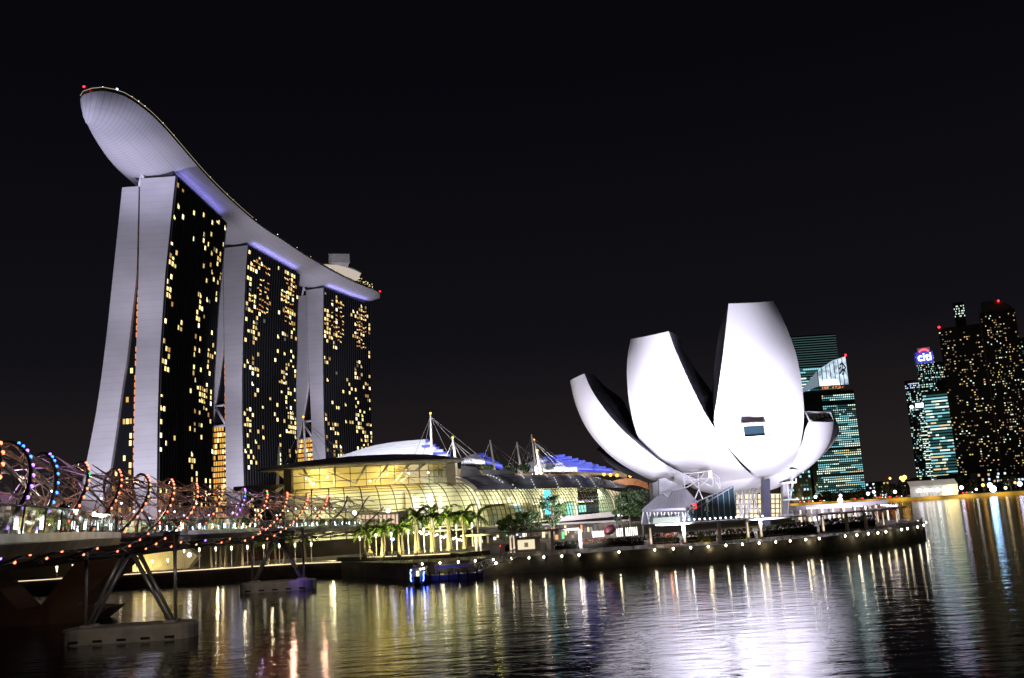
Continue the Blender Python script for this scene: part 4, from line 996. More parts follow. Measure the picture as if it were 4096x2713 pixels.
lamp('pier_wash', 'SPOT', Vector((p2.location.x+3.6, 158.5, 3.6)), Vector((p2.location.x+5, 161.5, 1)), 260, (.25,.12,1), size=.2, angle=95, parent=p2)
lamp('cap_wash', 'SPOT', Vector((p2.location.x+1, 150, 5.5)), Vector((p2.location.x-1, 161, 1)), 900, (1,.85,.7), size=.2, angle=60, parent=bridge)
lamp('cap_wash', 'SPOT', Vector((-33, 84, 9.3)), Vector((-37, 99, 1)), 1800, (1,.85,.7), size=.2, angle=60, parent=bridge)
for k in (-.5, 1, 2.5, 4, 5.5, 7, 8.5, 10, 11.5):
    q = cen(k); lamp('tube_fill', 'POINT', q + Vector((0,0,1.6)), None, 620, (1,.52,.34) if k not in (1, 8.5) else (.7,.45,1), size=.25, parent=bridge)  # added points without fixtures, for the pink-orange glow on the tubes
    lamp('tube_fill', 'POINT', q + frame(k)*1.5 + Vector((0,0,-2.6)), None, 70, (1,.38,.2), size=.2, parent=bridge)
for k in (-1.2, -.3, .6): lamp('pod_glow', 'POINT', cen(k) + frame(k)*6 + Vector((0,0,-.9)), None, 60, (.9,1,.75), size=.2, parent=bridge)
# ------------------------------------------------------------------ road bridge behind
road = thing('road_bridge', 'dark concrete road bridge running behind the footbridge', 'bridge', (-60, 120, 0))
mb = MB(); cl_ = [(-46,20),(-58,70),(-62,120),(-64,170),(-66,209)]
mb.grid([[Vector((x-7,y,9.2)), Vector((x+6,y,9.2)), Vector((x+6,y,8.0)), Vector((x+2,y,7.0)), Vector((x-4,y,7.0)), Vector((x-7,y,8.0))] for x, y in cl_], closed=True, smooth=False)
mb.build('road_deck', mat('road_concrete', (.11,.09,.075), .85, var=.2, vscale=.2), road)
mb = MB(); mb.grid([[Vector((x+6.02,y,9.1)), Vector((x+6.02,y,10.1))] for x, y in cl_], smooth=False); mb.build('parapet', mat('parapet_brown', (.25,.16,.10), .7), road)
mb = MB(); y0 = 126
mb.slab([(-72,y0,0),(-54,y0,0),(-52,y0,1.5),(-56,y0,1.8),(-50,y0,7.3),(-56,y0,7.3),(-60.5,y0,2.0),(-63,y0,2.0),(-68,y0,7.3),(-74,y0,7.3),(-69,y0,1.8),(-73,y0,1.5)], (0,6,0))
mb.build('v_pier', mat('pier_brown', (.13,.095,.07), .85, var=.2, vscale=.3), road)
lamp('road_pier_lamp', 'SPOT', (-45, 108, 6), (-62, 126, 2), 500, (1,.55,.3), size=.3, angle=80, parent=road)
# ------------------------------------------------------------------ quay edge lamps, walkway, terrace
pts = [(x, y) for x, y in SHORE]
lampc = glow('quay_lamp_glow', (1,.86,.56), 38, sample=True); metal_d = dark_steel
LP = [(-17.2,169.9),(-14.2,169.5),(-11.1,168.6),(-8.3,168.8),(-5.3,168.4),(-2.3,168.0),(.6,166.9),(3,166.2),(5.9,165.2),(8.7,165.4),(15.3,166.7),(21.1,166.3),(24.1,166.2),(26.9,165.9),(29.7,165.8),(32.6,165.8),(35.3,166),(38.1,166.3),(40.9,166.7),(43.4,167.3),(46.2,168.1),(48.6,168.8),(53.8,171.6),(56.1,172.7),(58.7,174.6),(60.9,176.2),(63,178.2),(67.3,182.5),(69.3,184.9),(73,189.7),(76.7,196.1),(82.9,210.5),(84.7,219.5),(85.3,226.4),(85.8,238.0)]
rndl = random.Random(77); lamp2 = glow('quay_lamp_soft', (1,.84,.52), 20, sample=True); lamp3 = glow('quay_lamp_cool', (1,.92,.72), 46, sample=True)
def quay_lamp(x, y):
    n_ = Vector((x-38, y-215, 0)).normalized()
    root = thing('quay_lamp', 'small round lamp set in the edge of the quay', 'quay lamp', (x, y, 2.3), 'lamps along the edge of the quay')
    mb = MB(); mb.box((x-.12, y-.12, 2.15), (x+.12, y+.12, 2.62)); mb.build('bracket', metal_d, root)
    mb = MB(); mb.ball(Vector((x, y, 2.42)) + n_*.22, .14, 0, n=8, m_=5, sz=1.25); mb.build('globe', rndl.choice((lampc, lampc, lamp2, lamp3)), root)
for q in LP: quay_lamp(*q)
for x0 in (-14,-5,3,12,21,30,39,47,56,65): 
    y0 = interp([(-28,184),(-20,171),(-2,168.2),(15,167),(41,167),(56,173),(67,182.5)], x0); lamp('quay_wash', 'POINT', (x0, y0-1.1, 2.0), None, 26 if x0 > 6 else 40, (1,.84,.5), size=.25)
# railing: low wire rail on the quay
ry = curve([(x, y+.9, 0) for x, y in SHORE[3:]], 150)
rail = thing('quay_railing', 'low thin post rail along the promontory edge', 'railing', ry[60])
mb = MB()
for p in ry: mb.tube([(p.x, p.y, 2.62), (p.x, p.y, 3.5)], .035, n=3)
mb.tube([(p.x, p.y, 3.5) for p in ry], .02, n=3); mb.tube([(p.x, p.y, 3.1) for p in ry], .012, n=3); mb.build('rail_posts', grey_steel, rail)
# palm terrace
mb = MB(); ter = [(-37,199),(-30.5,191.5),(-24.5,187),(-13.5,181.5),(-6.5,184.5),(-7,200),(-37,212)]
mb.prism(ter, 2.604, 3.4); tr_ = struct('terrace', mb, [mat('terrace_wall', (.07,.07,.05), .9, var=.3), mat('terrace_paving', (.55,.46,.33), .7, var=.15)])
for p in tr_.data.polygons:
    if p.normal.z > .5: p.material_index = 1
hedge_m = mat('hedge_green', (.035,.055,.018), .7, var=.6, vscale=1.2)
def hedge(x0, y0, x1, y1, h, dens, label, red=False, n_=None):
    a_ = Vector((x0,y0,2.6)); b_ = Vector((x1,y1,2.6)); rnd = random.Random(int(abs(x0*77+y0)*10)); mb = MB()
    L_ = (b_-a_).length
    for _ in range(int(L_*dens)):
        p = a_.lerp(b_, rnd.random()) + Vector((rnd.uniform(-.5,.5), rnd.uniform(-.8,.8), rnd.random()**.7*h)); s_ = rnd.uniform(.14,.32)
        ax = Vector((rnd.uniform(-1,1), rnd.uniform(-1,1), rnd.uniform(-1,1))).normalized(); u_ = ax.orthogonal().normalized()*s_; v_ = ax.cross(u_).normalized()*s_*.6
        mb.add([p-u_, p+v_, p+u_, p-v_], [(0,1,2,3)], 1 if red and p.z > 2.6+h*.6 and rnd.random() < .6 else 0)
    root = thing('hedge', label, 'hedge', a_.lerp(b_, .5), 'planted beds on the promontory')
    mb.build('foliage', [hedge_m, mat('red_leaves', (.11,.018,.010), .6)], root)
    mb = MB(); mb.obox(a_.lerp(b_, .5), (b_-a_).normalized(), Vector((0,0,1)).cross((b_-a_).normalized()), L_/2, .45, 2.604, 2.6+h*.55); mb.build('bed', mat('bed_soil', (.02,.018,.012), .95), root)
hedge(-4,196,2,196,1.3,60,'clipped hedge with red leaves behind the ticket kiosk',True)
hedge(5.5,186,9.3,187,1.4,60,'dark green bush bed left of the first paired posts, beside the kiosk')
hedge(10.8,187,21.5,184,1.5,70,'long dark bed with red tops in front of the red sculpture',True)
hedge(22.8,184,27.2,181,1.9,70,'bed of orange-lit leaves under the pergola by the sloping roof',True)
hedge(28.5,181,33.8,180.5,1.8,70,'bed with a floodlit shrub before the blue glass wedge')
hedge(35,181,41,183,1.8,60,'red-flowered bed in front of the lit museum lobby',True)
hedge(42.2,183,54,189,2.1,70,'longest dark bed under the pergola right of the museum pier')
hedge(55.5,190,69,201,2.3,70,'dark bed near the tip of the promontory')
lamp('leaf_uplight', 'POINT', (25.5,180.8,4.4), None, 50, (1,.35,.1), size=.2); lamp('leaf_uplight', 'POINT', (32,179.2,3.2), None, 40, (1,.75,.2), size=.2); lamp('leaf_uplight', 'POINT', (38.6,180.2,3.2), None, 20, (.9,.9,.3), size=.2)
# pergola posts; uplight wash on the lit ones painted as a glowing sheet
post_m = mat('post_stone', (.5,.44,.36), .7, var=.1, vscale=1)
postlit = mat('post_painted_wash', (.75,.66,.52), .6, emit=(1,.80,.58), es=.9)
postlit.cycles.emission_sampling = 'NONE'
def post(x, y, h, lit, label, w_=.26):
    root = thing('pergola_post', label, 'post', (x, y, 2.6), 'square posts carrying the pergola roof')
    mb = MB(); mb.box((x-w_, y-w_, 2.604), (x+w_, y+w_, 2.6+h)); mb.box((x-w_-.12, y-w_-.12, 2.604), (x+w_+.12, y+w_+.12, 2.85)); mb.build('shaft', post_m, root)
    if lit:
        mb = MB(); g_ = .0; mb.slab([(x-w_*.55, y-w_-.06, 2.9), (x+w_*.55, y-w_-.06, 2.9), (x+w_*.35, y-w_-.06, 2.5+h*.93), (x-w_*.35, y-w_-.06, 2.5+h*.93)], (0,.05,0)); mb.build('painted_wash', postlit, root)
        lamp('post_uplight', 'SPOT', (x, y-w_-.5, 2.75), (x, y-w_+.1, 2.6+h*.8), 22, (1,.84,.55), size=.05, angle=70, parent=root)
PS = [(-8.9,184.5,3.5,1,'left one of the first bright pair of posts, at the end of the palm row'),(-8.1,184.2,3.5,1,'right one of the first bright pair of posts, at the end of the palm row'),
      (-2.6,180.6,3.6,1,'left one of the bright pair of posts beside the ticket kiosk'),(-2.0,180.4,3.6,1,'right one of the bright pair of posts beside the ticket kiosk'),
      (4.9,182.5,3.5,0,'unlit grey post just right of the ticket kiosk'),(9.9,182.5,3.5,1,'bright post alone in front of the shops, left of the red sculpture'),
      (22.1,178.9,3.3,1,'bright post below the left corner of the sloping metal roof'),(27.8,177.5,3.3,1,'bright post in front of the restaurant under the sloping roof'),
      (34.2,178.5,3.2,0,'unlit post in front of the blue glass wedge'),(39.7,181,3.2,1,'slim bright post left of the dark museum pier'),(41.8,180,3.1,1,'bright post just left of the dark museum pier'),
      (54.9,187,3.1,1,'bright post alone right of the museum, before the long bed'),(60.1,189.5,3.1,0,'dim post third from the end of the pergola'),(64.2,191.2,3.0,0,'dim post second from the end of the pergola'),
      (69.3,196.2,3.0,1,'bright front corner post at the pergola end'),(72.4,212,2.9,1,'thin lit post behind the end of the pergola'),(76.6,209,2.9,1,'last lit post at the tip of the pergola'),(75.2,216,2.9,1,'rear lit post beyond the tip of the pergola')]
for q in PS: post(q[0], q[1], q[2], q[3], q[4], .26 if q[0] < 68 else .17)
for x0 in (-8,2,12,23,31,40,50,60,68): lamp('pergola_fill', 'POINT', (x0, interp([(-28,184),(-20,171),(-2,168.2),(15,167),(41,167),(56,173),(67,182.5)], x0)+7, 3.0), None, 34, (1,.85,.6), size=.3)  # added points without fixtures, to lighten the pergola roof front
perg = [(-11,187),(-2,183),(10,184.3),(22,180.8),(28,179.3),(34.5,180.5),(42,182),(55,189),(64,193.3),(70,198.5),(78,211)]
pg = thing('pergola_roof', 'long thin flat roof running over the posts along the promontory', 'pergola', (30, 182, 6))
pc2 = curve([(x, y, 0) for x, y in perg], 90)
def seg(i0, i1, wd, name):
    mb = MB(); rows = []
    for i in range(i0, i1+1):
        p = pc2[i]; t = (pc2[min(i+1,89)] - pc2[max(i-1,0)]).normalized(); n_ = Vector((t.y,-t.x,0)); zt = interp([(-11,6.12),(10,6.1),(28,5.9),(42,5.75),(64,5.7),(78,5.65)], p.x)
        rows.append([p + n_*1.6 + Vector((0,0,zt)), p + n_*1.6 + Vector((0,0,zt+.28)), p - n_*wd + Vector((0,0,zt+.34)), p - n_*wd + Vector((0,0,zt+.02))])
    mb.grid(rows, closed=True, smooth=False); mb.add(rows[0], [(0,1,2,3)]); mb.add(rows[-1], [(3,2,1,0)]); return mb.build(name, mat('pergola_grey', (.62,.56,.50), .6), pg)
seg(0, 19, 3.2, 'roof_panel'); seg(31, 46, 4.0, 'roof_panel'); seg(46, 89, 3.4, 'roof_panel')
mb = MB()
for x in range(2714, 3060, 21): mb.ball(at(x, 2081 - (x-2714)*.05, 184), .17, 0, n=6, m_=4)
mb.build('roof_spotlights', glow('violet_white_spot', (.80,.78,1), 6), pg)
mb = MB()
for (a_, b_) in (((3230,2033),(3268,2032)),((3284,2030),(3330,2029)),((3333,2029),(3402,2027)),((3418,2024),(3446,2024)),((3526,2021),(3582,2024))):
    n_ = int((b_[0]-a_[0])/9)+1
    for k in range(n_): mb.ball(at(lerp(a_[0], b_[0], k/max(1,n_-1)), lerp(a_[1], b_[1], k/max(1,n_-1)), 228), .24, 0, n=6, m_=4, sz=.8)
mb.build('kiosk_lights', glow('violet_kiosk_lamp', (.74,.66,1), 6), pg)
# pavilion row behind the bed on the tip
kb = thing('waterfront_pavilion', 'low pale pavilion with lit bays behind the pergola at the tip', 'pavilion', at(3300,2050,232))
A_ = at(3190,2080,232); B_ = at(3560,2060,234); mb = MB()
mb.slab([(A_.x,A_.y,6.2),(B_.x,B_.y,6.2),(B_.x,B_.y,7.2),(A_.x,A_.y,7.2)], (0,5,0)); mb.build('roof', mat('pavilion_roof', (.20,.19,.20), .7), kb)
mb = MB(); mb.slab([(A_.x,A_.y+2,2.61),(B_.x-6,B_.y+2,2.61),(B_.x-6,B_.y+2,6.2),(A_.x,A_.y+2,6.2)], (0,.4,0)); mb.build('back_wall', mat('pavilion_back', (.12,.10,.09), .8, var=.3), kb)
rnd = random.Random(15)
for k in range(13):
    x = lerp(A_.x+.8, B_.x-7.5, k/12); zl = rnd.uniform(3.2,4.0); mb = MB(); mb.slab([(x,A_.y+1.8,zl),(x+rnd.uniform(.3,.9),A_.y+1.8,zl),(x+.5,A_.y+1.8,zl+rnd.uniform(.8,1.8)),(x,A_.y+1.8,zl+1)], (0,.1,0)); mb.build('lit_bay', rnd.choice(SHOPC[:3]), kb)
for k in range(9):
    x = lerp(A_.x+1, B_.x-1, k/8); mb = MB(); mb.box((x-.14, A_.y+.3, 2.61), (x+.14, A_.y+.6, 6.2)); mb.build('column', postlit if k % 2 == 0 else post_m, kb)  # alternate columns reuse the painted uplight wash
# ticket kiosk with lit menu board, ticket machine
ki = thing('ticket_kiosk', 'small grey kiosk with a bright board, between the paired posts and the dim one', 'kiosk', (1.3,186,2.6))
kx, ky = onz(2110,2200,2.6).x, 186
kx = at(2105, 2195, 186).x
mb = MB(); mb.box((kx-2.3, 186, 2.61), (kx+2.6, 188.6, 5.0)); mb.box((kx-2.5,185.7,5.0),(kx+2.8,188.9,5.25)); mb.build('walls', mat('kiosk_grey', (.40,.37,.33), .7), ki)
mb = MB(); mb.slab([(kx-1.5,185.9,3.1),(kx+1.6,185.9,3.1),(kx+1.6,185.9,4.8),(kx-1.5,185.9,4.8)], (0,.08,0)); mb.build('bright_board', glow('board_glow', (1,.86,.58), .95), ki)
mb = MB(); mb.box((kx-.3,185.84,3.5),(kx+.4,185.89,4.3)); mb.build('board_picture', mat('board_print', (.35,.22,.18), .6, emit=(.6,.4,.3), es=.3, var=.6, vscale=6), ki)
vm = thing('ticket_machine', 'small pale machine with a red light, standing left of the kiosk', 'machine', (kx-4.3,185.2,2.6))
mb = MB(); mb.box((kx-4.8,185,2.61),(kx-3.9,185.8,4.2)); mb.build('cabinet', mat('machine_pale', (.5,.45,.38), .6), vm)
mb = MB(); mb.ball((kx-4.7,184.95,4.0), .09, 0); mb.build('indicator', glow('red_dot', (1,.02,.02), 6), vm)
# dark red wire sculpture
sc_ = at(2441, 2140, 197); sc_.z = 2.6
sculp = thing('red_sculpture', 'dark red faceted blossom sculpture standing before the shop fronts', 'sculpture', sc_)
mb = MB(); rnd = random.Random(6); cc_ = at(2441, 2119, 197); 
rows = []
for i in range(9):
    ph = math.pi*i/8; rows.append([cc_ + Vector(((1.35*(1+.10*math.sin(5*t)))*math.sin(ph)*math.cos(t), 1.2*math.sin(ph)*math.sin(t), .95*math.cos(ph) + .35*math.sin(ph)*math.cos(t) )) for t in [2*math.pi*k/14 for k in range(14)]])
mb.grid(rows, closed=True, smooth=False); mb.build('blossom', mat('maroon_metal', (.05,.005,.008), .5), sculp)
mb = MB(); mb.prism([(sc_.x+.55*math.cos(t), sc_.y+.55*math.sin(t)) for t in [math.pi*2*k/8 for k in range(8)]], 2.6, 3.7); mb.build('pedestal', mat('maroon_metal', ()), sculp)
lamp('sculpture_light', 'POINT', sc_ + Vector((-1,-2.5,2.5)), None, 3, (1,.7,.6), size=.2)
# row of bright vertical bars beyond the sculpture
bars = thing('light_fence', 'fence of bright vertical light bars right of the red sculpture', 'light fence', at(2500,2130,200))
for k in range(12):
    if k in (4,): continue
    p = at(2468+k*7.2, 2131-k*.6, 200); mb = MB(); mb.box((p.x-.06, p.y, p.z-.8), (p.x+.06, p.y+.1, p.z+.8)); mb.build('bar', glow('bar_white', (1,.97,.92), 3.5), bars)
for k in range(8):
    p = at(2372+k*6.0, 2136-k*.4, 201); mb = MB(); mb.box((p.x-.05, p.y, p.z-.7), (p.x+.05, p.y+.1, p.z+.5)); mb.build('bar', glow('bar_white', ()), bars)
# ------------------------------------------------------------------ pole lamps of the promenade
def slim_lamp(px, yb, yt, D_, label):
    b_ = at(px, yb, D_); t_ = at(px-1, yt, D_); t_.x = b_.x
    root = thing('lamp_post', label, 'lamp post', b_, 'slim tapering lamp posts among the palms')
    mb = MB(); mb.tube([b_, t_], .10, n=6, r2=.06); mb.build('pole', mat('pole_lit', (.6,.5,.36), .5, emit=(1,.78,.5), es=.12), root)
    mb = MB(); mb.tube([t_ - Vector((0,0,.55)), t_ + Vector((0,0,.05))], .10, n=6, r2=.2); mb.ball(t_ + Vector((0,0,.12)), .17, 0); mb.build('lamp_head', glow('head_cream', (1,.88,.66), 5, sample=False), root)
SL = [(1442,2238,2150),(1507,2232,2140),(1569,2225,2135),(1636,2218,2124),(1699,2210,2118),(1764,2203,2110),(1829,2198,2105),(1892,2188,2097)]
DL = [190.5,188.5,186.8,185.5,184.8,184,183.5,184.5]
for i, ((px, yb, yt), d) in enumerate(zip(SL, DL)):
    slim_lamp(px, yb, yt, d, ['slim lamp left of the first palm pair','slim lamp between the first and second palm pairs','slim lamp beside the blue round sign','slim lamp just left of the tall palms','slim lamp between the first two tall palms','slim lamp before the second stair lamp group','slim lamp left of the last tall palm pair','slim lamp at the end of the palm terrace'][i])
for i, px in enumerate((737,798,864,927,991,1056,1119,1182,1247)):
    slim_lamp(px, 2278-(px-737)*.045, 2200-(px-737)*.05, 205.5, 'slim lamp seen below the footbridge, number %s from the pale wall' % ['first','second','third','fourth','fifth','sixth','seventh','eighth','ninth'][i])
bs = thing('round_sign', 'blue glowing round sign on a slim pole among the palms', 'sign', at(1570,2158,186.5))
mb = MB(); mb.ball(at(1570,2156,186.3), .36, 0, n=10, m_=6); mb.build('globe', glow('blue_sign_glow', (.30,.42,1), 9, sample=True), bs)
mb = MB(); mb.tube([at(1570,2165,186.4), at(1571,2226,186.4)], .06, n=5); mb.build('pole', grey_steel, bs)
# string of stair lamps
st = thing('stair', 'long dark stair wall falling behind the palms with a row of round lamps', 'stair', at(1750,2140,200))
mb = MB(); mb.slab([at(1640,2120,203), at(1868,2150,203), at(1890,2185,203), at(1640,2205,203)], (0,1.5,0)); mb.build('stair_wall', mat('stair_dark', (.07,.06,.05), .8, var=.3), st)
for k, x in enumerate((1657,1680,1686,1705,1717,1724,1739,1748,1766,1776,1782,1795,1813,1824,1838,1848)):
    mb = MB(); mb.ball(at(x, 2128 + (x-1657)*.165 + (-4 if k % 3 == 1 else 2), 201.5), .22, 0, n=8, m_=5); mb.build('lamp_globe', glow('stair_globe', (1,.93,.80), 8), st)
# ------------------------------------------------------------------ palms
bark = mat('palm_bark', (.13,.105,.07), .85, var=.2, vscale=2)
frond_m = mat('palm_frond', (.15,.24,.03), .5, var=.4, vscale=1.5); frond_d = mat('palm_frond_dark', (.04,.07,.02), .6, var=.4, vscale=1.5)
def make_palm(seed, h, spread=3.5):
    rnd = random.Random(seed)
    root = thing('palm_tree', 'x', 'palm tree', (0,0,0), 'royal palms on the waterfront terrace')
    mb = MB(); n = 9
    prof = [(0,.42),(.08,.36),(.3,.25),(.6,.19),(.85,.17),(1,.13)]
    rings = []
    lx, ly = rnd.uniform(-.15,.15), rnd.uniform(-.1,.1)
    for i in range(n):
        t = i/(n-1); rr = interp(prof, t); rings.append([Vector((lx*t*t + rr*math.cos(a_), ly*t*t + rr*math.sin(a_), h*t)) for a_ in [2*math.pi*k/9 for k in range(9)]])
    mb.grid(rings, closed=True); mb.build('trunk', bark, root)
    mb = MB(); top = Vector((lx, ly, h))
    for f in range(15):
        az = 2*math.pi*f/15 + rnd.uniform(-.2,.2); el = rnd.choice((1.15,.75,.45,.15,-.1)) ; L_ = spread*rnd.uniform(.8,1.1)
        p = top.copy(); d = Vector((math.cos(az)*math.cos(el), math.sin(az)*math.cos(el), math.sin(el))); S = 9; path = [p.copy()]
        for s_ in range(S):
            p = p + d*(L_/S); d.z -= .16 + .02*s_; d.normalize(); path.append(p.copy())
        mb.tube(path, .035, n=3, r2=.01, cap=False)
        sd = Vector((-math.sin(az), math.cos(az), 0))
        for s_ in range(1, S+1):
            for q in (0, .5):
                pp = path[s_].lerp(path[s_-1], q); lw = .72*math.sin(math.pi*min(1,(s_-q)/S*.85+.12))+.12
                for sg in (-1, 1):
                    e_ = pp + sd*sg*lw*.8 + Vector((0,0,-lw*rnd.uniform(.35,.8))) + (path[s_]-path[s_-1])*.6
                    w_ = (path[s_]-path[s_-1]).normalized()*.10
                    mb.add([pp-w_, pp+w_, e_], [(0,1,2)], 0 if rnd.random() < .6 else 1)
    mb.build('crown', [frond_m, frond_d], root)
    return root
PB = [(1461,2236,2122,'slender leaning palm at the left end of the terrace'),(1479,2232,2120,'propped young palm with splayed supports at its foot'),(1530,2232,2114,'front palm of the second pair, left of the blue sign'),(1543,2227,2112,'rear palm of the second pair, left of the blue sign'),(1597,2228,2114,'front palm of the third pair, right of the blue sign'),(1612,2222,2110,'rear palm of the third pair, right of the blue sign'),
      (1664,2221,2070,'front palm of the first tall pair'),(1675,2212,2068,'rear palm of the first tall pair'),(1728,2210,2066,'front palm of the second tall pair'),(1738,2204,2064,'rear palm of the second tall pair'),(1794,2203,2066,'front palm of the third tall pair'),(1803,2197,2062,'rear palm of the third tall pair'),(1857,2196,2060,'front palm of the fourth tall pair, dark crown'),(1868,2190,2056,'rear palm of the fourth tall pair'),(1916,2185,2060,'bright green palm at the right end of the row')]
protos = {}
def put_palm(px, yb, yt, D_, label, seed, spread=3.5):
    b_ = at(px, yb, D_); t_ = at(px, yt, D_); h = (t_-b_).length
    key = (round(h*2), seed % 3)
    if key in protos:
        src = protos[key]; o = src.copy(); col.objects.link(o)
        for ch in src.children: c = ch.copy(); col.objects.link(c); c.parent = o
        o.rotation_euler = (0,0,random.uniform(0,6.28))
    else: o = make_palm(seed, h, spread); protos[key] = o
    o.location = b_; o['label'] = label; return o
for i, (px, yb, yt, lb) in enumerate(PB):
    put_palm(px, yb, yt, 184.4 + (3.0 if i % 2 else 0) + max(0,(1600-px))*.03, lb, i)
mb = MB(); b_ = at(1480,2233,187)
prop = thing('tree_prop', 'splayed timber props around the foot of the young palm', 'tree prop', b_)
for s_ in (-1,-.4,.5,1): mb.tube([b_ + Vector((s_*.9,0,0)), b_ + Vector((-s_*.25,0,2.2))], .06, n=4)
mb.build('props', bark, prop)
for i, px in enumerate((844,883,904,950,970,1014,1072,1102,1139,1222)):
    put_palm(px, 2272-(px-844)*.05, 2150, 207.5 + (i % 2)*2.5, 'palm trunk seen below the footbridge, %s from the pale wall' % ['first','second','third','fourth','fifth','sixth','seventh','eighth','ninth','tenth'][i], i+30)
for px, y_, d in ((1500,2170,184),(1620,2165,182),(1700,2140,181),(1765,2135,180.5),(1830,2130,180)):
    q = at(px, y_, d); lamp('palm_uplight', 'SPOT', (q.x, q.y, 3.6), (q.x+.5, q.y+5, 8.5), 6500, (1,.95,.42), size=.15, angle=110)
for px in (850, 960, 1070, 1200, 1320):
    q = at(px, 2240, 203); lamp('palm_uplight', 'POINT', (q.x, q.y+3, 3.6), None, 240, (1,.86,.5), size=.2)
# ------------------------------------------------------------------ left waterfront behind the footbridge
lw_ = thing('waterfront_hall', 'pale lit wall and low block under the footbridge at the left', 'building', (-80, 222, 2.6))
mb = MB(); A_ = at(530,2290,214); B_ = at(752,2275,216); mb.slab([(A_.x,A_.y,2.61),(B_.x,B_.y,2.61),(B_.x+2,B_.y,5.0),(B_.x-1,B_.y,7.8),(A_.x,A_.y,7.8)], (0,3,0)); mb.build('pale_wall', mat('pale_lit_wall', (.7,.62,.42), .7), lw_)
mb = MB(); A2 = at(0,2310,218); mb.box((A2.x-10,A2.y,2.61),(A_.x-.2,A2.y+5,7.0)); mb.build('low_block', mat('low_block_brown', (.30,.24,.17), .8, var=.2, vscale=.2), lw_)
lamp('wall_wash', 'AREA', (A_.x+4, 211.5, 2.9), (A_.x+5, 214, 6), 420, (1,.82,.35), size=8, size_y=.3, parent=lw_)
lamp('wall_wash', 'POINT', at(757,2222,212), None, 120, (1,.9,.8), size=.4, parent=lw_)
mb = MB(); mb.ball(at(757,2220,212), .42, 0, n=10, m_=6); mb.build('wall_globe', glow('wall_globe_glow', (1,.95,.88), 12), lw_)
for px, y0, y1 in ((227,2312,2265),(292,2306,2258),(482,2278,2247),(545,2274,2243),(610,2270,2240),(671,2264,2236)):
    b_ = at(px,y0,206.5); root = thing('bollard_light', 'glowing tapered bollard on the quay under the footbridge', 'bollard light', b_, 'bollard lights under the footbridge')
    t_ = at(px,y1,206.5); t_.x = b_.x
    mb = MB(); mb.tube([b_, b_.lerp(t_, .55)], .07, n=6); mb.build('stem', post_m, root); mb = MB(); mb.tube([b_.lerp(t_, .5), t_], .07, n=6, r2=.22); mb.build('lamp_head', glow('bollard_cream', (1,.84,.58), 5), root)
strips = [((x0,y0-.12),(x1,y1-.12),2.45) for (x0,y0),(x1,y1) in zip(SHORE[:3], SHORE[1:4])] + [((-30.6,191.2),(-24.6,186.75),3.3),((-24.5,186.7),(-13.5,181.3),3.3)]
es = thing('edge_light_strip', 'warm strip light running along the coping of the quay', 'strip light', (-60,205,2.5))
for (x0,y0),(x1,y1),z_ in strips:
    mb = MB(); mb.slab([(x0,y0,z_),(x1,y1,z_),(x1,y1,z_+.14),(x0,y0,z_+.14)], (0,.08,0)); mb.build('strip', glow('strip_cream', (1,.78,.48), 1.5), es)
for x in (-95,-78,-62,-50,-40): lamp('coping_wash', 'POINT', (x, 207.5, 3.3), None, 70, (1,.80,.45), size=.3)
for x, y in ((-28,189),(-21,184.8),(-15,182.5)): lamp('coping_wash', 'POINT', (x, y+1, 3.9), None, 45, (1,.80,.45), size=.2)
# floating pontoon with gangway, and the boat
D_ = 160.5; po = thing('pontoon', 'floating pontoon washed with blue light beside the boat', 'pontoon', at(1860,2300,D_))
xa, xb = at(1708,2320,D_).x, at(2035,2290,D_).x
mb = MB(); mb.box((xa, D_, .1), (xb-4, D_+4, .9)); mb.build('float', mat('pontoon_navy', (.10,.10,.2), .5), po)
mb = MB()
for k in range(6): x = lerp(xa+.5, xb-5, k/5); mb.box((x-.09, D_-.12, -.2), (x+.09, D_+.05, 1.5))
mb.build('fender_piles', mat('recess_dark', ()), po)
mb = MB(); mb.slab([(xa+1.2,D_+.5,1.9),(xa+7.5,D_+.5,1.9),(xa+7.5,D_+.5,2.35),(xa+1.2,D_+.5,2.35)], (0,3,0)); 
for x in (xa+1.4, xa+4.3, xa+7.3): mb.box((x-.06,D_+.6,.9),(x+.06,D_+.7,1.9))
mb.build('shelter', mat('shelter_white', (.6,.6,.65), .5), po)
g0 = Vector((xa+8, D_+2, 1.0)); g1_ = Vector((xb+1.5, D_+7, 2.7)); gw = thing('gangway', 'white truss gangway sloping from the pontoon up to the quay', 'gangway', g0)
mb = MB(); mb.tube([g0, g1_], .09, n=4); mb.tube([g0 + Vector((0,0,1.3)), g1_ + Vector((0,0,1.3))], .09, n=4)
for k in range(14):
    a_ = g0.lerp(g1_, k/14); b_ = g0.lerp(g1_, (k+1)/14); mb.tube([a_ + Vector((0,0,1.3*(k % 2))), b_ + Vector((0,0,1.3*((k+1) % 2)))], .06, n=4)
mb.build('side_truss', white_paint, gw); mb = MB(); mb.slab([g0, g1_, g1_ + Vector((0,1.6,0)), g0 + Vector((0,1.6,0))], (0,0,.1)); mb.build('walkway', grey_steel, gw)
lamp('pontoon_blue', 'SPOT', (xa+2, D_-2.5, 2.2), (xa+4, D_, .4), 90, (.08,.1,1), size=.1, angle=130, parent=po)
mb = MB(); mb.ball((xa+11,D_+.4,2.2), .2, 0); mb.build('pontoon_lamp', glow('lamp_bluewhite', (.7,.75,1), 16, sample=True), po)
bx = at(1668,2320,154.5); bx.z = 0
boat = thing('river_boat', 'small ferry boat seen end-on with blue neon along its sides', 'boat', bx)
def bp(x, y, z): return bx + Vector((x, y, z))
mb = MB()
rows = []
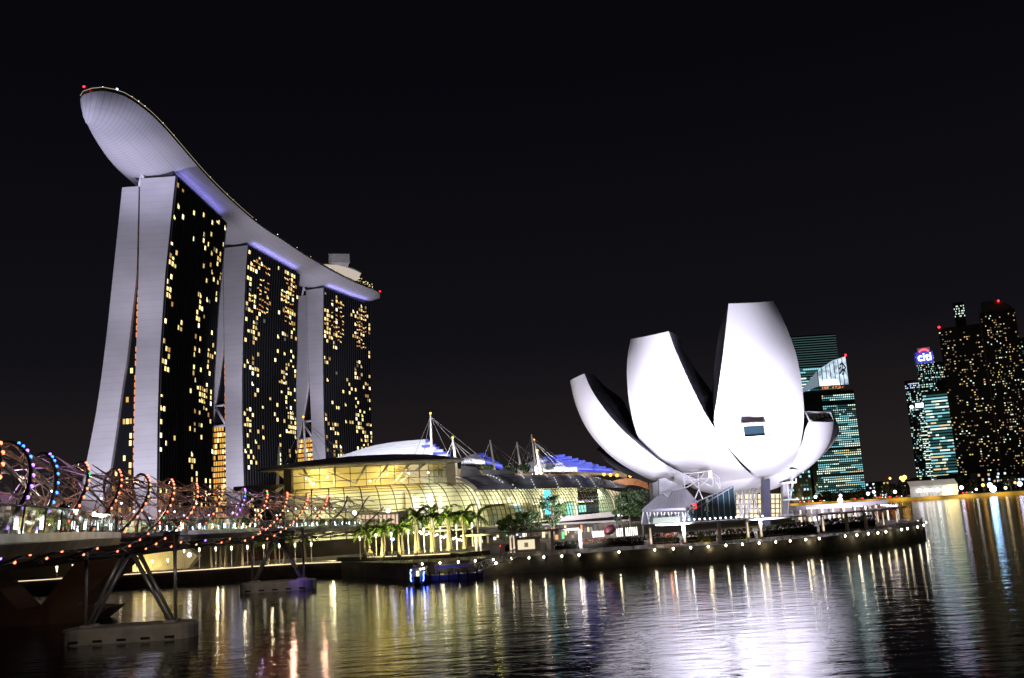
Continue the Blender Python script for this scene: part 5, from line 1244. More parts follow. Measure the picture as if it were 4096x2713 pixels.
for t, hw, z0, z1 in ((0,.5,.3,1.3),(.12,1.0,-.1,1.25),(.35,1.25,-.2,1.15),(1,1.25,-.2,1.1)):
    y = 8*t; rows.append([bp(-hw,y,z1), bp(-hw*.75,y,z0), bp(hw*.75,y,z0), bp(hw,y,z1)])
mb.grid(rows, closed=True, smooth=False); mb.add(rows[0], [(0,1,2,3)]); mb.build('hull', mat('boat_dark', (.05,.04,.05), .4), boat)
mb = MB(); mb.slab([bp(-1.0,1.2,1.15), bp(1.0,1.2,1.15), bp(.85,1.6,2.3), bp(-.85,1.6,2.3)], (0,5.2,0)); mb.build('cabin', mat('boat_cabin', (.22,.20,.20), .5), boat)
mb = MB(); mb.slab([bp(-1.15,.9,2.3), bp(1.15,.9,2.3), bp(1.0,.9,2.5), bp(-1.0,.9,2.5)], (0,6,0)); mb.build('roof', mat('boat_roof', (.4,.38,.36), .5), boat)
mb = MB()
for s_ in (-.55, .2): mb.tube([bp(s_-.2,2,2.5), bp(s_,2,3.5), bp(s_+.35,2,2.5)], .05, n=4)
mb.build('roof_rack', grey_steel, boat)
mb = MB(); mb.slab([bp(-.22,1.12,.95), bp(.25,1.12,.95), bp(.25,1.3,2.05), bp(-.22,1.3,2.05)], (0,-.04,0)); mb.build('doorway', glow('cabin_light', (.95,.95,.6), 1.3), boat)
for s_ in (-1, 1):
    mb = MB(); mb.tube([bp(s_*1.08,.7,1.9), bp(s_*.95,.5,1.5), bp(s_*1.0,.3,.95), bp(s_*.88,.3,.55)], .085, n=5); mb.build('neon_tube', glow('neon_blue', (.08,.16,1), 14, sample=True), boat)
mb = MB(); mb.ball(bp(-.95,.8,2.2), .13, 1); mb.ball(bp(1.0,.8,2.35), .17, 0); mb.ball(bp(.5,.8,2.3), .13, 0); mb.build('deck_lamps', [glow('boat_lamp', (1,.9,.7), 12), glow('boat_lamp_blue', (.5,.6,1), 6)], boat)
lamp('boat_blue', 'POINT', bp(-1.6,.2,.7), None, 30, (.05,.08,1), size=.1, parent=boat); lamp('boat_blue', 'POINT', bp(1.5,.2,.7), None, 20, (.05,.08,1), size=.1, parent=boat)
# ------------------------------------------------------------------ broadleaf trees
def tree(px, yb, yt, D_, wpx, label, seed, dens=1700, m_=None, size=.34):
    rnd = random.Random(seed); b_ = at(px, yb, D_); b_.z = 2.6; t_ = at(px, yt, D_); h = t_.z - b_.z; w_ = wpx/FPX*D_/2
    root = thing('broadleaf_tree', label, 'tree', b_, 'broadleaf trees by the mall and museum')
    mb = MB(); mb.tube([b_, b_ + Vector((.1,0,h*.35)), b_ + Vector((0,0,h*.6))], .28, n=7, r2=.12)
    for k in range(6):
        a_ = rnd.uniform(0,6.28); mb.tube([b_ + Vector((0,0,h*rnd.uniform(.3,.5))), b_ + Vector((w_*.6*math.cos(a_), w_*.6*math.sin(a_), h*rnd.uniform(.6,.85)))], .09, n=5, r2=.03)
    mb.build('trunk', mat('tree_bark', (.10,.08,.05), .9), root)
    mb = MB()
    for k in range(16):
        a_ = rnd.uniform(0,6.28); r_ = w_*rnd.random()**.6*.75; z_ = h*rnd.uniform(.42,.92); r_ *= 1.1 - abs(z_/h-.65)*1.3
        leaf_blob(mb, b_ + Vector((r_*math.cos(a_), r_*math.sin(a_)*.8, z_)), w_*rnd.uniform(.22,.42), dens//16, rnd, size)
    mb.build('crown', m_ or leafm, root); return root
tree(2215,2150,1966,214,150,'tree in front of the cyan light column, tallest by the mall',1,1500)
tree(2110,2150,2035,212,130,'dark spreading tree just left of the cyan light column',2)
tree(2040,2150,2055,211,120,'leftmost dark tree beside the palm row',3)
tree(2520,2110,1945,224,150,'dark tree against the grey wing wall of the museum',4)
tree(2570,2105,1938,226,130,'taller green tree touching the left side of the museum',5)
tree(2486,2112,1985,222,90,'small tree between the second glass vault and the museum',6)
lamp('tree_uplight', 'SPOT', at(2530,2100,219) + Vector((0,0,0)), at(2540,1990,224), 420, (.8,1,.3), size=.2, angle=80)
lamp('tree_uplight', 'SPOT', at(2130,2130,207), at(2150,2060,212), 50, (.9,1,.6), size=.2, angle=100)
# sign box beyond the trees
sb = thing('white_sign_box', 'blue-white glowing sign box between the mall and the tree', 'sign', at(2478,2060,236))
mb = MB(); mb.slab([at(2470,2066,232), at(2489,2065,232), at(2489,2052,232), at(2470,2053,232)], (0,.3,0)); mb.build('panel', glow('bluewhite_panel', (.75,.8,1), 5), sb)
rp_ = thing('rooftop_palms_bed', 'rooftop trees lit yellow between the masts', 'roof garden', at(1960,1890,290))
mb = MB(); rnd = random.Random(3)
for x, y in ((1950,1872),(2036,1880),(2098,1872)): leaf_blob(mb, at(x, y, 300), 2.0, 240, rnd, .5)
mb.build('foliage', leafm, rp_)
mb = MB(); mb.slab([at(1840,1905,262), at(1930,1903,268), at(1905,1870,268), at(1845,1862,262)], (0,6,0)); mb.build('roof_plinth', mat('plinth_grey', (.2,.2,.21), .8), rp_); mb = MB(); mb.slab([at(1930,1900,290), at(2060,1897,300), at(2060,1880,300), at(1930,1880,290)], (0,6,0)); mb.build('roof_plinth', mat('plinth_grey', (.2,.2,.21), .8), rp_)
lamp('roof_garden_lamp', 'POINT', at(1950,1878,295), None, 500, (1,.85,.2), size=.3, parent=rp_)
# ------------------------------------------------------------------ city across the bay
TW = [glow('office_cool', (.30,.76,.84), 1.15), glow('office_white', (.80,1,.82), 1.5), glow('office_warm', (1,.80,.42), 1.1), glow('office_dim', (.12,.42,.42), .26), glow('home_warm', (1,.66,.30), .85), glow('home_dim', (.9,.7,.5), .22), glow('yellow_room', (1,.85,.15), 1.0), glow('bluewhite', (.6,.7,1), 1.6)]
def face(mb, A, Bv, z0, z1, nf, nc, fn, rnd, fill=.62, fh=.5):
    """windows on the wall from A to Bv (plan points), nf storeys, nc bays; fn(col, floor) -> material index or None"""
    A = Vector(A); Bv = Vector(Bv); d = Bv - A; n_ = Vector((d.y, -d.x)).normalized()*.35
    for f in range(nf):
        for c in range(nc):
            mi = fn(c/nc, f/nf, rnd)
            if mi is None: continue
            a_ = A + d*((c+(1-fill)/2)/nc) + n_; b_ = A + d*((c+1-(1-fill)/2)/nc) + n_; zz = z0 + (z1-z0)*(f+.2)/nf; zt = zz + (z1-z0)/nf*fh
            mb.quad((a_.x,a_.y,zz), (b_.x,b_.y,zz), (b_.x,b_.y,zt), (a_.x,a_.y,zt), mi)
TURN = []
def bld(pxl, pxr, ytop, D_, depth, label, wall, nf, nc, fn, seed, ang=None, side=6, fill=.62, fh=.5, name='office_tower', group='towers across the bay', ybase=None):
    a_ = at(pxl, 1990, D_); b_ = at(pxr, 1990, D_); w_ = (b_-a_).length; z1 = at((pxl+pxr)/2, ytop, D_).z
    if ang is None: ang = -math.atan2(a_.x, D_); w_ *= math.cos(ang)
    c0 = Vector((a_.x, D_)); ca, sa = 1.0, 0.0
    P = [c0, c0 + Vector((w_*ca, w_*sa)), c0 + Vector((w_*ca - depth*sa, w_*sa + depth*ca)), c0 + Vector((-depth*sa, depth*ca))]
    root = thing(name, label, 'tower', (a_.x + w_/2, D_, 2.2), group); TURN.append((root, c0, ang))
    mb = MB(); mb.prism([(p.x, p.y) for p in P], 2.21, z1); mb.build('walls', wall, root)
    rnd = random.Random(seed); mb = MB(); face(mb, P[0], P[1], 8, z1-3, nf, nc, fn, rnd, fill, fh)
    if side: face(mb, P[3], P[0], 8, z1-3, nf, side, fn, rnd, fill, fh)
    tag(mb.build('lit_windows', TW, root), kind='stuff')
    return root, P, z1
dteal = mat('teal_dark_glass', (.012,.03,.032), .2, spec=.5); dgrey = mat('tower_dark', (.010,.010,.012), .6); dslate = mat('tower_slate', (.03,.035,.045), .5)
def f_office(base, cm=(0,1,2,3)):
    st = {}
    def fn(c, f, r):
        k = round(f*1000)
        if k not in st: st[k] = r.random()
        if st[k] < .12: return 3 if r.random() < .25 else None
        p = base * (.65 + .6*st[k])
        return r.choices(cm, [5,4,1.2,4])[0] if r.random() < p else None
    return fn
def f_band(pon, cm=(0,1,2)):      # office floors lit in long runs
    st = {}
    def fn(c, f, r):
        k = round(f*1000)
        if k not in st: st[k] = [r.random(), r.random() < pon, r.choice(cm + (0,0,1))]
        q = st[k]
        if q[0] < .10: return None
        if r.random() < .16: q[1] = r.random() < pon; q[2] = r.choice(cm + (0,0,1))
        return q[2] if q[1] else 3
    return fn
# louvre-topped tower behind the museum
def fA(c, f, r):
    if f > .80: return None
    return f_A(c, f, r)
f_A = f_band(.55)
ra, PA, zA = bld(3215, 3418, 1336, 960, 34, 'teal glass tower with fine louvred crown, right behind the museum', dteal, 52, 22, fA, 1, side=0, ang=0, fill=.88, fh=.46)
mb = MB()
for i in range(17):
    z = zA - 2 - i*2.35; mb.box((PA[0].x+.5, PA[0].y-.8, z-.3), (PA[1].x+.3, PA[0].y-.3, z+.3))
mb.build('louvres', mat('louvre_teal', (.2,.3,.3), .4, emit=(.3,.6,.6), es=.16), ra)
# tower with the slanting lit crown
f_B = f_band(.72)
def fB(c, f, r):
    if .87 < f < .93 or c < f*.33: return None
    if .38 < c < .62 and .58 < f < .70: return None
    return f_B(c, f, r)
rb, PB_, zB = bld(3262, 3466, 1562, 850, 22, 'teal glass office tower with a slanting floodlit crown', dteal, 46, 26, fB, 2, side=0, ang=0)
for v_ in rb.children[0].data.vertices:
    if v_.co.z > 50 and v_.co.x < PB_[0].x+15: v_.co.x += 13
a_, b_ = Vector((PB_[0].x+14, 850)), Vector((PB_[1].x-3, 850))
zl = zB; zc1 = at(3283,1480,850).z; zc2 = at(3400,1424,850).z
mb = MB(); N_ = 10
mb.slab([(a_.x,851,zl+5), (b_.x,851,zl+5), (b_.x,851,zc2), (lerp(a_.x,b_.x,.55),851,lerp(zc1,zc2,.72)), (a_.x+1,851,zc1)], (0,1,0)); mb.build('lit_crown', mat('crown_glow', (.5,.55,.6), .4, emit=(.66,.84,1), es=.85, evar=.55, vscale=.22), rb)
mb = MB(); mb.slab([(a_.x,851,zl+5),(a_.x+1,851,zc1),(a_.x-8,880,zc1-16),(a_.x-9,880,zl+3)], (-.5,0,0)); mb.build('crown_side', mat('crown_side_glow', (.3,.35,.4), .4, emit=(.5,.65,.8), es=.35), rb)
mb = MB()
for k in range(8):
    t = k/7; x = lerp(a_.x, b_.x, t); mb.box((x-.25, 849.9, zl), (x+.25, 850.4, lerp(zc1, zc2, t)))
mb.build('crown_fins', mat('crown_fin', (.12,.13,.14), .5), rb)
mb = MB(); mb.slab([(a_.x+2,849.6,zl+5.2),(b_.x-8,849.6,zl+5.2),(b_.x-10,849.6,zl+10),(a_.x+4,849.6,zl+10)], (0,.1,0)); mb.build('crown_wash', glow('crown_hot', (.95,1,1), 2.0), rb)
rnd = random.Random(5)
for k in range(22):
    mb = MB(); x = lerp(a_.x+2, b_.x-5, rnd.random()); mb.box((x, 849.3, zl+1.5+rnd.random()*2), (x+rnd.uniform(.5,1.6), 849.5, zl+2.4+rnd.random()*2)); mb.build('terrace_light', glow('terrace_rust', (1,.35,.12), .8), rb)
mb = MB(); u0 = lerp(a_.x, b_.x, .72); zz = lerp(zl+5, zc2, .55)      # two angular strokes, the mark on the crown
for (x0, z0_), (x1, z1_) in (((0,-4),(3.2,0)),((3.2,0),(4.8,-2.6)),((1.0,3.4),(3.0,5.2)),((3.0,5.2),(5.6,1.0)),((0,0),(1.4,1.8)),((2.2,-5),(3.2,-3.6)),((5.6,1.0),(4.4,-.8))):
    mb.tube([(u0+x0, 849.2, zz+z0_), (u0+x1, 849.2, zz+z1_)], .62, n=5)
mb.build('crown_emblem', mat('emblem_dark', (.02,.02,.03), .5), rb)
mb = MB(); mb.ball((b_.x, 850, zc2+1), .9, 0); mb.build('beacon', glow('red_beacon', ()), rb)
mb = MB(); mb.box((PB_[0].x-22, 850, 2.21), (PB_[0].x-2, 880, 34)); r2 = thing('office_block', 'low teal block joined to the foot of the crowned tower', 'building', (PB_[0].x-12,850,2.2), 'towers across the bay'); mb.build('walls', dteal, r2)
mb = MB(); face(mb, (PB_[0].x-22,850), (PB_[0].x-2,850), 4, 33, 8, 8, f_office(.75, (0,7,0,3)), random.Random(9)); tag(mb.build('lit_windows', TW, r2), kind='stuff')
# trio with the lit roof sign
f_C = f_office(.50, (1,0,2,3))
rc, PC, zC = bld(3737, 3812, 1408, 1120, 40, 'tower with a red and blue-white lit name sign on its top', dslate, 60, 16, f_C, 3, side=4)
mb = MB(); mb.box((PC[0].x+3, PC[0].y+2, zC), (PC[1].x-3, PC[0].y+30, zC+6)); mb.build('crown', mat('crown_slate', (.2,.16,.2), .5, emit=(.8,.6,.9), es=.12), rc)
txt = bpy.data.curves.new('letters', 'FONT'); txt.body = 'citi'; txt.size = 12.5; txt.extrude = .6; txt.align_x = 'CENTER'
to = bpy.data.objects.new('letters', txt); col.objects.link(to)
dg = bpy.context.evaluated_depsgraph_get(); lm = bpy.data.meshes.new_from_object(to.evaluated_get(dg)); bpy.data.objects.remove(to)
lm.materials.clear(); lm.materials.append(glow('sign_bluewhite', (.75,.80,1), 7))
cxs = (PC[0].x+PC[1].x)/2
lm.transform(Matrix.Translation((cxs, PC[0].y-2.2, zC-9)) @ Matrix.Rotation(math.pi/2, 4, 'X'))
sg_ = bpy.data.objects.new('sign_letters', lm); col.objects.link(sg_); attach(sg_, rc)
mb = MB(); mb.box((PC[0].x+.5, PC[0].y-1.2, zC-12), (PC[1].x-.5, PC[0].y-.6, zC+1)); mb.box((PC[0].x-1.0, PC[0].y+2, zC-12), (PC[0].x-.6, PC[0].y+14, zC+1)); mb.build('sign_board', mat('sign_board_blue', (.05,.06,.3), .4, emit=(.10,.12,1), es=.4), rc)
mb = MB(); mb.tube([Vector((cxs + 5.5*math.cos(t), PC[0].y-2.4, zC-1.0 + 4.5*math.sin(t))) for t in [math.pi*(.15+.7*k/10) for k in range(11)]], .8, n=5); mb.build('sign_arc', glow('sign_red', (1,.05,.08), 5), rc)
f_D = f_office(.42, (1,0,2,3))
bld(3678, 3738, 1518, 1140, 30, 'slimmer violet-lit tower at the left of the lit sign tower', dslate, 52, 9, lambda c, f, r: (7 if f > .93 and r.random() < .5 else f_D(c, f, r)), 4, side=3)
bld(3790, 3850, 1445, 1160, 40, 'dark-shouldered tower just right of the lit sign tower', dslate, 52, 18, lambda c, f, r: (None if .78 < f < .86 else f_C(c, f, r)), 6, side=0, fill=.7)
rd, PD, zD = bld(3690, 3752, 1612, 1000, 30, 'shorter tower with a bright white panel near its top', dslate, 40, 12, lambda c, f, r: ((1 if r.random() < .9 else 0) if .45 < c < .9 and f < .82 and (round(f*40) % 2) else f_D(c, f, r)), 8, side=3, fill=.85)
mb = MB(); mb.box((PD[0].x+5, PD[0].y-1, zD-4), (PD[1].x-2, PD[0].y-.6, zD)); mb.ball((PD[0].x+1, PD[0].y-1, zD-3), 1.8, 0); mb.build('white_panel', glow('panel_bluewhite', (.75,.8,1), 5), rd)
bld(3745, 3862, 1560, 960, 30, 'broad mid-height office block with dense cool lights, below the sign tower', dslate, 30, 26, f_band(.6), 10, side=0, fill=.85)
# dark residential towers at the right edge
def f_home(p, cm=(4,5,6,1)):
    st = {}
    def fn(c, f, r):
        k = (round(c*5), round(f*9)); 
        if k not in st: st[k] = r.random()
        if r.random() < p*(.35+1.3*st[k]): return r.choices(cm, [3,5,.7,1.6])[0]
        return None
    return fn
re_, PE, zE = bld(3846, 4026, 1303, 900, 34, 'dark tower with a red beacon, left one of the pair at the right edge', dgrey, 66, 20, f_home(.20), 11, side=5, fh=.42)
mb = MB(); mb.ball((PE[0].x+1, 899, zE+1), 1.0, 0); mb.build('beacon', glow('red_beacon', ()), re_)
rf, PF, zF = bld(4022, 4172, 1240, 880, 40, 'tallest dark residential tower at the right edge, curved screen on top', dgrey, 70, 24, f_home(.20), 12, side=0, fh=.42)
mb = MB(); mb.slab([(PF[0].x+2,879,zF),(PF[1].x-2,879,zF),(PF[1].x-2,879,zF+2),(PF[0].x+18,879,zF+9),(PF[0].x+3,879,zF+9)], (0,20,0)); mb.build('roof_screen', mat('screen_dark', (.05,.045,.045), .6), rf)
mb = MB(); mb.ball((PF[1].x-12, 878, zF+8), .9, 0); mb.build('beacon', glow('red_beacon', ()), rf)
mb = MB(); mb.box((PF[0].x+.2, 878.6, 4), (PF[0].x+1.0, 879.4, zF+4)); mb.build('corner_fin', mat('fin_brown', (.12,.08,.07), .6), rf)
rg, PG, zG = bld(4132, 4330, 1345, 1010, 40, 'tower with dense cool windows cut by the right edge of the view', dslate, 60, 30, f_office(.34, (1,2,5,3)), 13, side=4)
ri, PI_, zI = bld(3922, 3966, 1204, 1150, 30, 'slender dark tower whose top shows white lights above the pair', dgrey, 70, 9, lambda c, f, r: (1 if f > .925 and r.random() < .45 else None), 14, side=0)
for rt_, c0, ang in TURN:      # turn each tower to its own bearing
    T_ = Matrix.Translation((c0.x, c0.y, 0)) @ Matrix.Rotation(ang, 4, 'Z') @ Matrix.Translation((-c0.x, -c0.y, 0))
    if ang:
        for ch in rt_.children: ch.data.transform(T_)
# far shore: low lit hall, trees, lamps, cars
hall = thing('waterfront_hall', 'low white floodlit hall on the far shore below the office blocks', 'building', at(3730,1960,690))
A_, B_ = at(3640,1970,700), at(3830,1955,700)
mb = MB(); rows = [[Vector((x,700,2.21)), Vector((x,699,9.5)), Vector((x,703,13.2)), Vector((x,716,13.2))] for x in (A_.x, B_.x)]
mb.grid(rows, smooth=False); mb.add([rows[1][k] for k in range(4)] + [Vector((B_.x,716,2.21))], [(0,1,2,3,4)]); mb.build('walls', mat('hall_white', (.7,.68,.62), .5, emit=(1,.92,.80), es=.16, var=.25, vscale=.05), hall)
lamp('hall_wash', 'SPOT', ((A_.x+B_.x)/2, 684, 3), ((A_.x+B_.x)/2, 700, 12), 5000, (.95,.95,1), size=.5, angle=140, parent=hall)
mb = MB()
for k in range(9): mb.box((lerp(A_.x+4, B_.x-8, k/8), 698.5, 5.5), (lerp(A_.x+4, B_.x-8, k/8)+1.0, 698.9, 7.0))
mb.build('hall_windows', glow('hall_window', (1,.9,.7), 3), hall)
rnd = random.Random(21)
def shore(t): return lerp(232, 345, t), lerp(812, 640, t)
def far_lamp(px, y, D_, c, s, r_, label):
    p = at(px, y, D_); root = thing('street_lamp', label, 'street lamp', (p.x, p.y, 2.2), 'street lamps on the far shore')
    mb = MB(); mb.tube([(p.x,p.y,2.2), p], .12, n=4); mb.build('pole', dark_steel, root); mb = MB(); mb.ball(p, r_, 0, n=8, m_=5); mb.build('lamp_head', glow('far_%s' % c[0], c[1], s), root)
CW = ('white', (1,.93,.88)); CV = ('violet', (.80,.75,1)); CO = ('orange', (1,.5,.12)); CA = ('amber', (1,.75,.4)); CB = ('blue', (.3,.55,1)); CT = ('cyan', (.5,.85,1))
FLP = [(3262,1988,CW,14,1.5,'round white lamp left of the flag-like mast'),(3362,1983,CV,14,1.5,'white lamp at the foot of the crowned tower'),(3472,1975,CV,16,1.6,'violet-white lamp just right of the crowned tower'),(3495,1968,CV,14,1.5,'second violet-white lamp right of the crowned tower'),(3580,1968,CW,16,1.6,'single white lamp between the tower and the white hall'),
       (3560,1914,CO,8,1.2,'small orange lamp above the dark tree line'),(3605,1913,CO,16,1.9,'left lamp of the bright orange cluster above the trees'),(3618,1910,CO,18,2.2,'right lamp of the bright orange cluster above the trees'),(3612,1921,CO,14,1.6,'lower lamp of the bright orange cluster above the trees'),
       (3677,1962,CV,18,1.8,'white lamp at the left foot of the floodlit hall'),(3702,1962,CW,12,1.3,'first small lamp in front of the floodlit hall'),(3714,1962,CW,12,1.3,'second small lamp in front of the floodlit hall'),(3726,1961,CW,12,1.3,'third small lamp in front of the floodlit hall'),(3750,1960,CW,18,1.9,'largest lamp in front of the floodlit hall'),(3777,1950,CA,12,1.4,'amber lamp at the right part of the hall'),(3846,1951,CV,18,1.9,'violet-white lamp just right of the hall'),(3932,1941,CO,14,1.6,'orange lamp below the left dark tower'),(3960,1942,CT,30,2.4,'cyan lamp below the dark pair'),(3972,1956,CB,30,3.2,'large blue glow at the water edge'),(4022,1952,CA,12,1.4,'amber lamp right of the blue glow'),(4079,1936,CV,20,2.3,'bright lamp at the right edge of the view'),(4060,1931,CO,10,1.2,'orange lamp next to the bright one at the right edge'),(3361,2001,CT,26,2.4,'wide cyan glow at the water below the crowned tower'),(3905,1958,CW,10,1.1,'small white lamp between the orange one and the hall')]
for px, y, c, s, r_, lb in FLP: far_lamp(px, y, 705 - (px-3262)*.03, c, s*.45, r_*.72, lb)
for i in range(22):
    px = 3190 + i*41 + rnd.uniform(-9,9); D_ = lerp(830, 668, (px-3170)/926) + rnd.uniform(10,40); w_ = rnd.uniform(6,12); hgt = rnd.uniform(6,12)
    b_ = at(px, 2000, D_); b_.z = 2.2; root = thing('shore_tree', 'dark rounded tree on the far shore', 'tree', b_, 'dark trees along the far shore')
    mb = MB(); leaf_blob(mb, b_ + Vector((0,0,hgt*.6)), w_*.6, 200, rnd, 1.2, .75); mb.build('crown', mat('far_leaf', (.03,.04,.02), .8), root)
    mb = MB(); mb.tube([b_, b_ + Vector((0,0,hgt*.5))], .3, n=5); mb.build('trunk', mat('tree_bark', ()), root)
# cars on the far quay road: body, cabin and lit tail or head lamps
def make_car():
    root = thing('parked_car', 'x', 'car', (0,0,0), 'cars on the far quay road')
    mb = MB(); mb.grid([[Vector((x, y, z)) for y, z in ((-.85,.3),(-.9,.9),(-.7,hh),(.7,hh),(.9,.9),(.85,.3))] for x, hh in ((-2.1,.85),(-1.9,1.0),(-1.2,1.4),(.6,1.45),(1.3,1.0),(2.1,.85))]); mb.build('body', mat('car_paint', (.15,.15,.17), .3), root)
    for x in (-1.3, 1.3):
        mb = MB(); mb.tube([(x,-.92,.33),(x,.92,.33)], .33, n=10); mb.build('wheel', dgrey, root)
    mb = MB(); mb.ball((-2.1,-.7,.8), .38, 0); mb.ball((-2.1,.7,.8), .3, 0); mb.build('tail_lamps', glow('tail_red', (1,.02,.03), 9), root)
    mb = MB(); mb.ball((2.1,-.7,.75), .28, 0); mb.build('headlamp', glow('head_white', (1,.95,.85), 9), root)
    return root
car = make_car(); first = True
for px in (3500,3512,3524,3536,3551,3600,3640,3868,3884,3210,3244,3290,3410,3440):
    if first: o = car; first = False
    else:
        o = car.copy(); col.objects.link(o)
        for ch in car.children: c = ch.copy(); col.objects.link(c); c.parent = o
    p = at(px, 1995, lerp(818, 656, (px-3170)/926) + 8); o.location = (p.x, p.y, 2.3); o.rotation_euler = (0,0,rnd.choice((0,3.14))-.98); o['label'] = 'small car with glowing lamps on the road along the far shore'
# low glinting city fabric: shops and lights between towers
for i in range(30):
    px = 3185 + i*31 + rnd.uniform(-8,8); D_ = lerp(900, 740, (px-3170)/926) + rnd.uniform(20,110); w_ = rnd.uniform(8,26); hgt = rnd.uniform(5,16)
    p = at(px, 2000, D_); root = thing('low_building', 'x', 'building', (p.x, p.y, 2.2), 'low lit buildings behind the far shore')
    root['label'] = 'low dark building with scattered lights behind the far shore road'
    mb = MB(); mb.box((p.x-w_/2,p.y,2.21),(p.x+w_/2,p.y+12,2.2+hgt)); mb.build('walls', dgrey, root); mb = MB()
    face(mb, (p.x-w_/2,p.y), (p.x+w_/2,p.y), 2.4, 2.2+hgt, max(2,int(hgt/3)), max(3,int(w_/2.5)), f_home(.32, (4,7,6,1)), rnd); tag(mb.build('lit_windows', TW, root), kind='stuff')
ms = thing('flag_mast', 'white stayed mast on the far shore left of the crowned tower', 'mast', at(3268,1985,790))
mb = MB(); q = at(3270,1986,790); mb.tube([q, at(3262,1945,790)], .5, n=6, r2=.3); mb.tube([at(3268,1962,790), at(3290,1986,790)], .3, n=5); mb.build('pole', mat('teal_white', (.5,.7,.7), .5, emit=(.5,.8,.8), es=.2), ms)
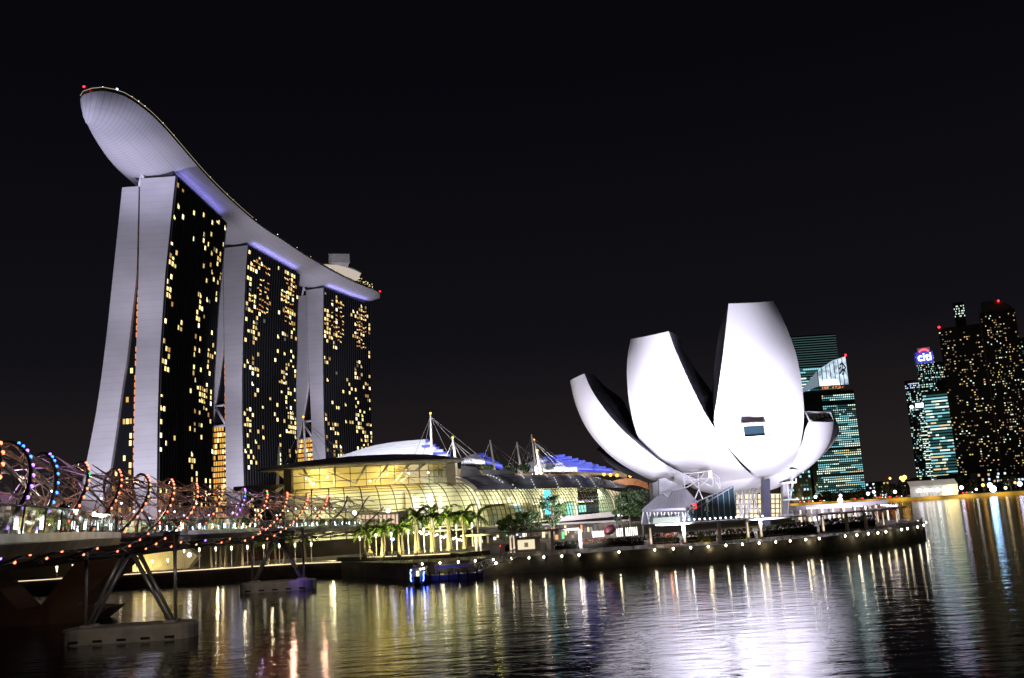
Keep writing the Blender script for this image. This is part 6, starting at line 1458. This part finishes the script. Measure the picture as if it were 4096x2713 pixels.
# ------------------------------------------------------------------ people
def person(loc, h, pose, yaw, cloth, legs_c, label, cat='person'):
    root = thing('person', label, cat, loc, 'people on the footbridge and promenade')
    s = h/1.75
    J = {'pelvis':(0,0,.95),'waist':(0,.0,1.12),'chest':(0,.02,1.34),'neck':(0,.02,1.49),'headb':(0,.03,1.56),'head':(0,.04,1.67)}
    for sd, sg in (('l',-1),('r',1)):
        J['hip'+sd] = (.10*sg,0,.90); J['knee'+sd] = (.12*sg,.03,.50); J['ank'+sd] = (.13*sg,-.01,.09); J['toe'+sd] = (.15*sg,.14,.04)
        J['sh'+sd] = (.19*sg,.0,1.42)
        if pose == 'photo': J['el'+sd] = (.30*sg,.14,1.22); J['wr'+sd] = (.13*sg,.34,1.44); J['ha'+sd] = (.08*sg,.40,1.50)
        elif pose == 'lean': J['el'+sd] = (.27*sg,.22,1.12); J['wr'+sd] = (.10*sg,.42,1.14); J['ha'+sd] = (.04*sg,.48,1.15)
        else: J['el'+sd] = (.25*sg,-.02,1.13); J['wr'+sd] = (.27*sg,.06,.88); J['ha'+sd] = (.27*sg,.09,.79)
    if pose == 'lean':
        for k in ('waist','chest','neck','headb','head'): x, y, z = J[k]; J[k] = (x, y+(z-.95)*.45, z-(z-.95)*.12)
        for sd in 'lr': x, y, z = J['sh'+sd]; J['sh'+sd] = (x, y+.2, z-.06)
    Ed = [('pelvis','waist'),('waist','chest'),('chest','neck'),('neck','headb'),('headb','head')]
    for sd in 'lr': Ed += [('pelvis','hip'+sd),('hip'+sd,'knee'+sd),('knee'+sd,'ank'+sd),('ank'+sd,'toe'+sd),('chest','sh'+sd),('sh'+sd,'el'+sd),('el'+sd,'wr'+sd),('wr'+sd,'ha'+sd)]
    Rr = {'pelvis':.15,'waist':.16,'chest':.20,'neck':.06,'headb':.075,'head':.105,'hip':.10,'knee':.065,'ank':.045,'toe':.04,'sh':.07,'el':.048,'wr':.034,'ha':.04}
    names = list(J); me = bpy.data.meshes.new('person_body')
    rot = Matrix.Rotation(yaw, 3, 'Z')
    vs_ = [Vector(loc) + rot @ (Vector(J[k])*s) for k in names]
    me.from_pydata([tuple(v) for v in vs_], [(names.index(a_), names.index(b_)) for a_, b_ in Ed], [])
    o = bpy.data.objects.new('body', me); col.objects.link(o)
    sk = o.modifiers.new('skin', 'SKIN'); sub = o.modifiers.new('sub', 'SUBSURF'); sub.levels = sub.render_levels = 1
    for i, k in enumerate(names):
        r_ = Rr.get(k, Rr.get(k[:-1], .05))*s; me.skin_vertices[0].data[i].radius = (r_, r_*.85 if k in ('chest','waist') else r_)
    me.skin_vertices[0].data[0].use_root = True
    dg = bpy.context.evaluated_depsgraph_get(); nm = bpy.data.meshes.new_from_object(o.evaluated_get(dg)); bpy.data.objects.remove(o)
    nm.materials.clear(); skinm = mat('person_skin', (.35,.22,.16), .6); nm.materials.append(cloth); nm.materials.append(legs_c); nm.materials.append(skinm); nm.materials.append(mat('hair_black', (.015,.012,.01), .6))
    inv = rot.inverted()
    for p in nm.polygons:
        c = inv @ (p.center - Vector(loc)) / s; p.use_smooth = True
        d_h = (c - Vector(J['head'])).length
        if c.z > 1.5 and abs(c.x) < .13 and (c - Vector(J['headb'])).length < .25 or d_h < .14: p.material_index = 3 if (c.z > J['head'][2]+.03 or c.y < J['head'][1]-.03) else 2
        elif min((c - Vector(J['ha'+q])).length for q in 'lr') < .09: p.material_index = 2
        elif c.z < .98: p.material_index = 1
    b = bpy.data.objects.new('body', nm); col.objects.link(b); attach(b, root)
    if pose == 'photo':
        mb = MB(); c = Vector(loc) + rot @ (Vector((0,.43,1.52))*s); mb.box(c - Vector((.07,.03,.05)), c + Vector((.07,.03,.05))); mb.tube([c, c + rot @ Vector((0,.1,0))], .04, n=8)
        cm_ = mb.build('camera_body', mat('hair_black', ())); tag(cm_, 'black camera held up to the face by the man in dark clothes', 'camera')
    return root
dk = mat('cloth_black', (.03,.03,.045), .8); rdc = mat('cloth_red', (.7,.05,.07), .8); gyc = mat('cloth_grey', (.15,.14,.13), .8)
def on_pod(px, D_): 
    p = at(px, 2140, D_); return p
for px_ in (240, 400): q_ = at(px_, 2090, 61); lamp('people_fill', 'POINT', q_ + Vector((-1.5,1.0,1.6)), None, 60, (1,.9,.8), size=.1, parent=bridge)  # added points that make the people on the pod show up
zdk = dk_z(0)
def edge_pt(pod, px):       # standing point just inside the pod balustrade on the sight line px
    inner, outer = pod; q = ray(px, 2140).x; out = None
    pts = [o_ + (i_-o_).normalized()*.5 for i_, o_ in zip(inner, outer)]
    for a_, b_ in zip(pts, pts[1:]):
        fa, fb = a_.x/a_.y - q, b_.x/b_.y - q
        if fa*fb <= 0: out = a_.lerp(b_, fa/(fa-fb))
    return out
pa = edge_pt(pod1, 252); person((pa.x, pa.y, pa.z+.01), 1.86, 'photo', R(-100), dk, dk, 'person in dark clothes on the nearest pod holding a camera up')
pb_ = edge_pt(pod1, 402); person((pb_.x, pb_.y, pb_.z+.01), 1.78, 'lean', R(150), rdc, gyc, 'person in a red top leaning on the glass balustrade of the nearest pod')
for k, lb in ((2.6,'dark-clad person walking on the deck beyond the nearest pod'),(3.4,'person in grey crossing the deck just before the second pod')):
    q = cen(k); person((q.x+1.2, q.y, dk_z(k)+.01), 1.7, 'walk', R(20), dk if k < 3 else gyc, dk, lb)
q = at(2183, 2180, 182); person((q.x, q.y, 2.61), 1.6, 'walk', R(90), mat('cloth_pale', (.5,.42,.38), .8), gyc, 'person in pale clothes standing right of the ticket kiosk')
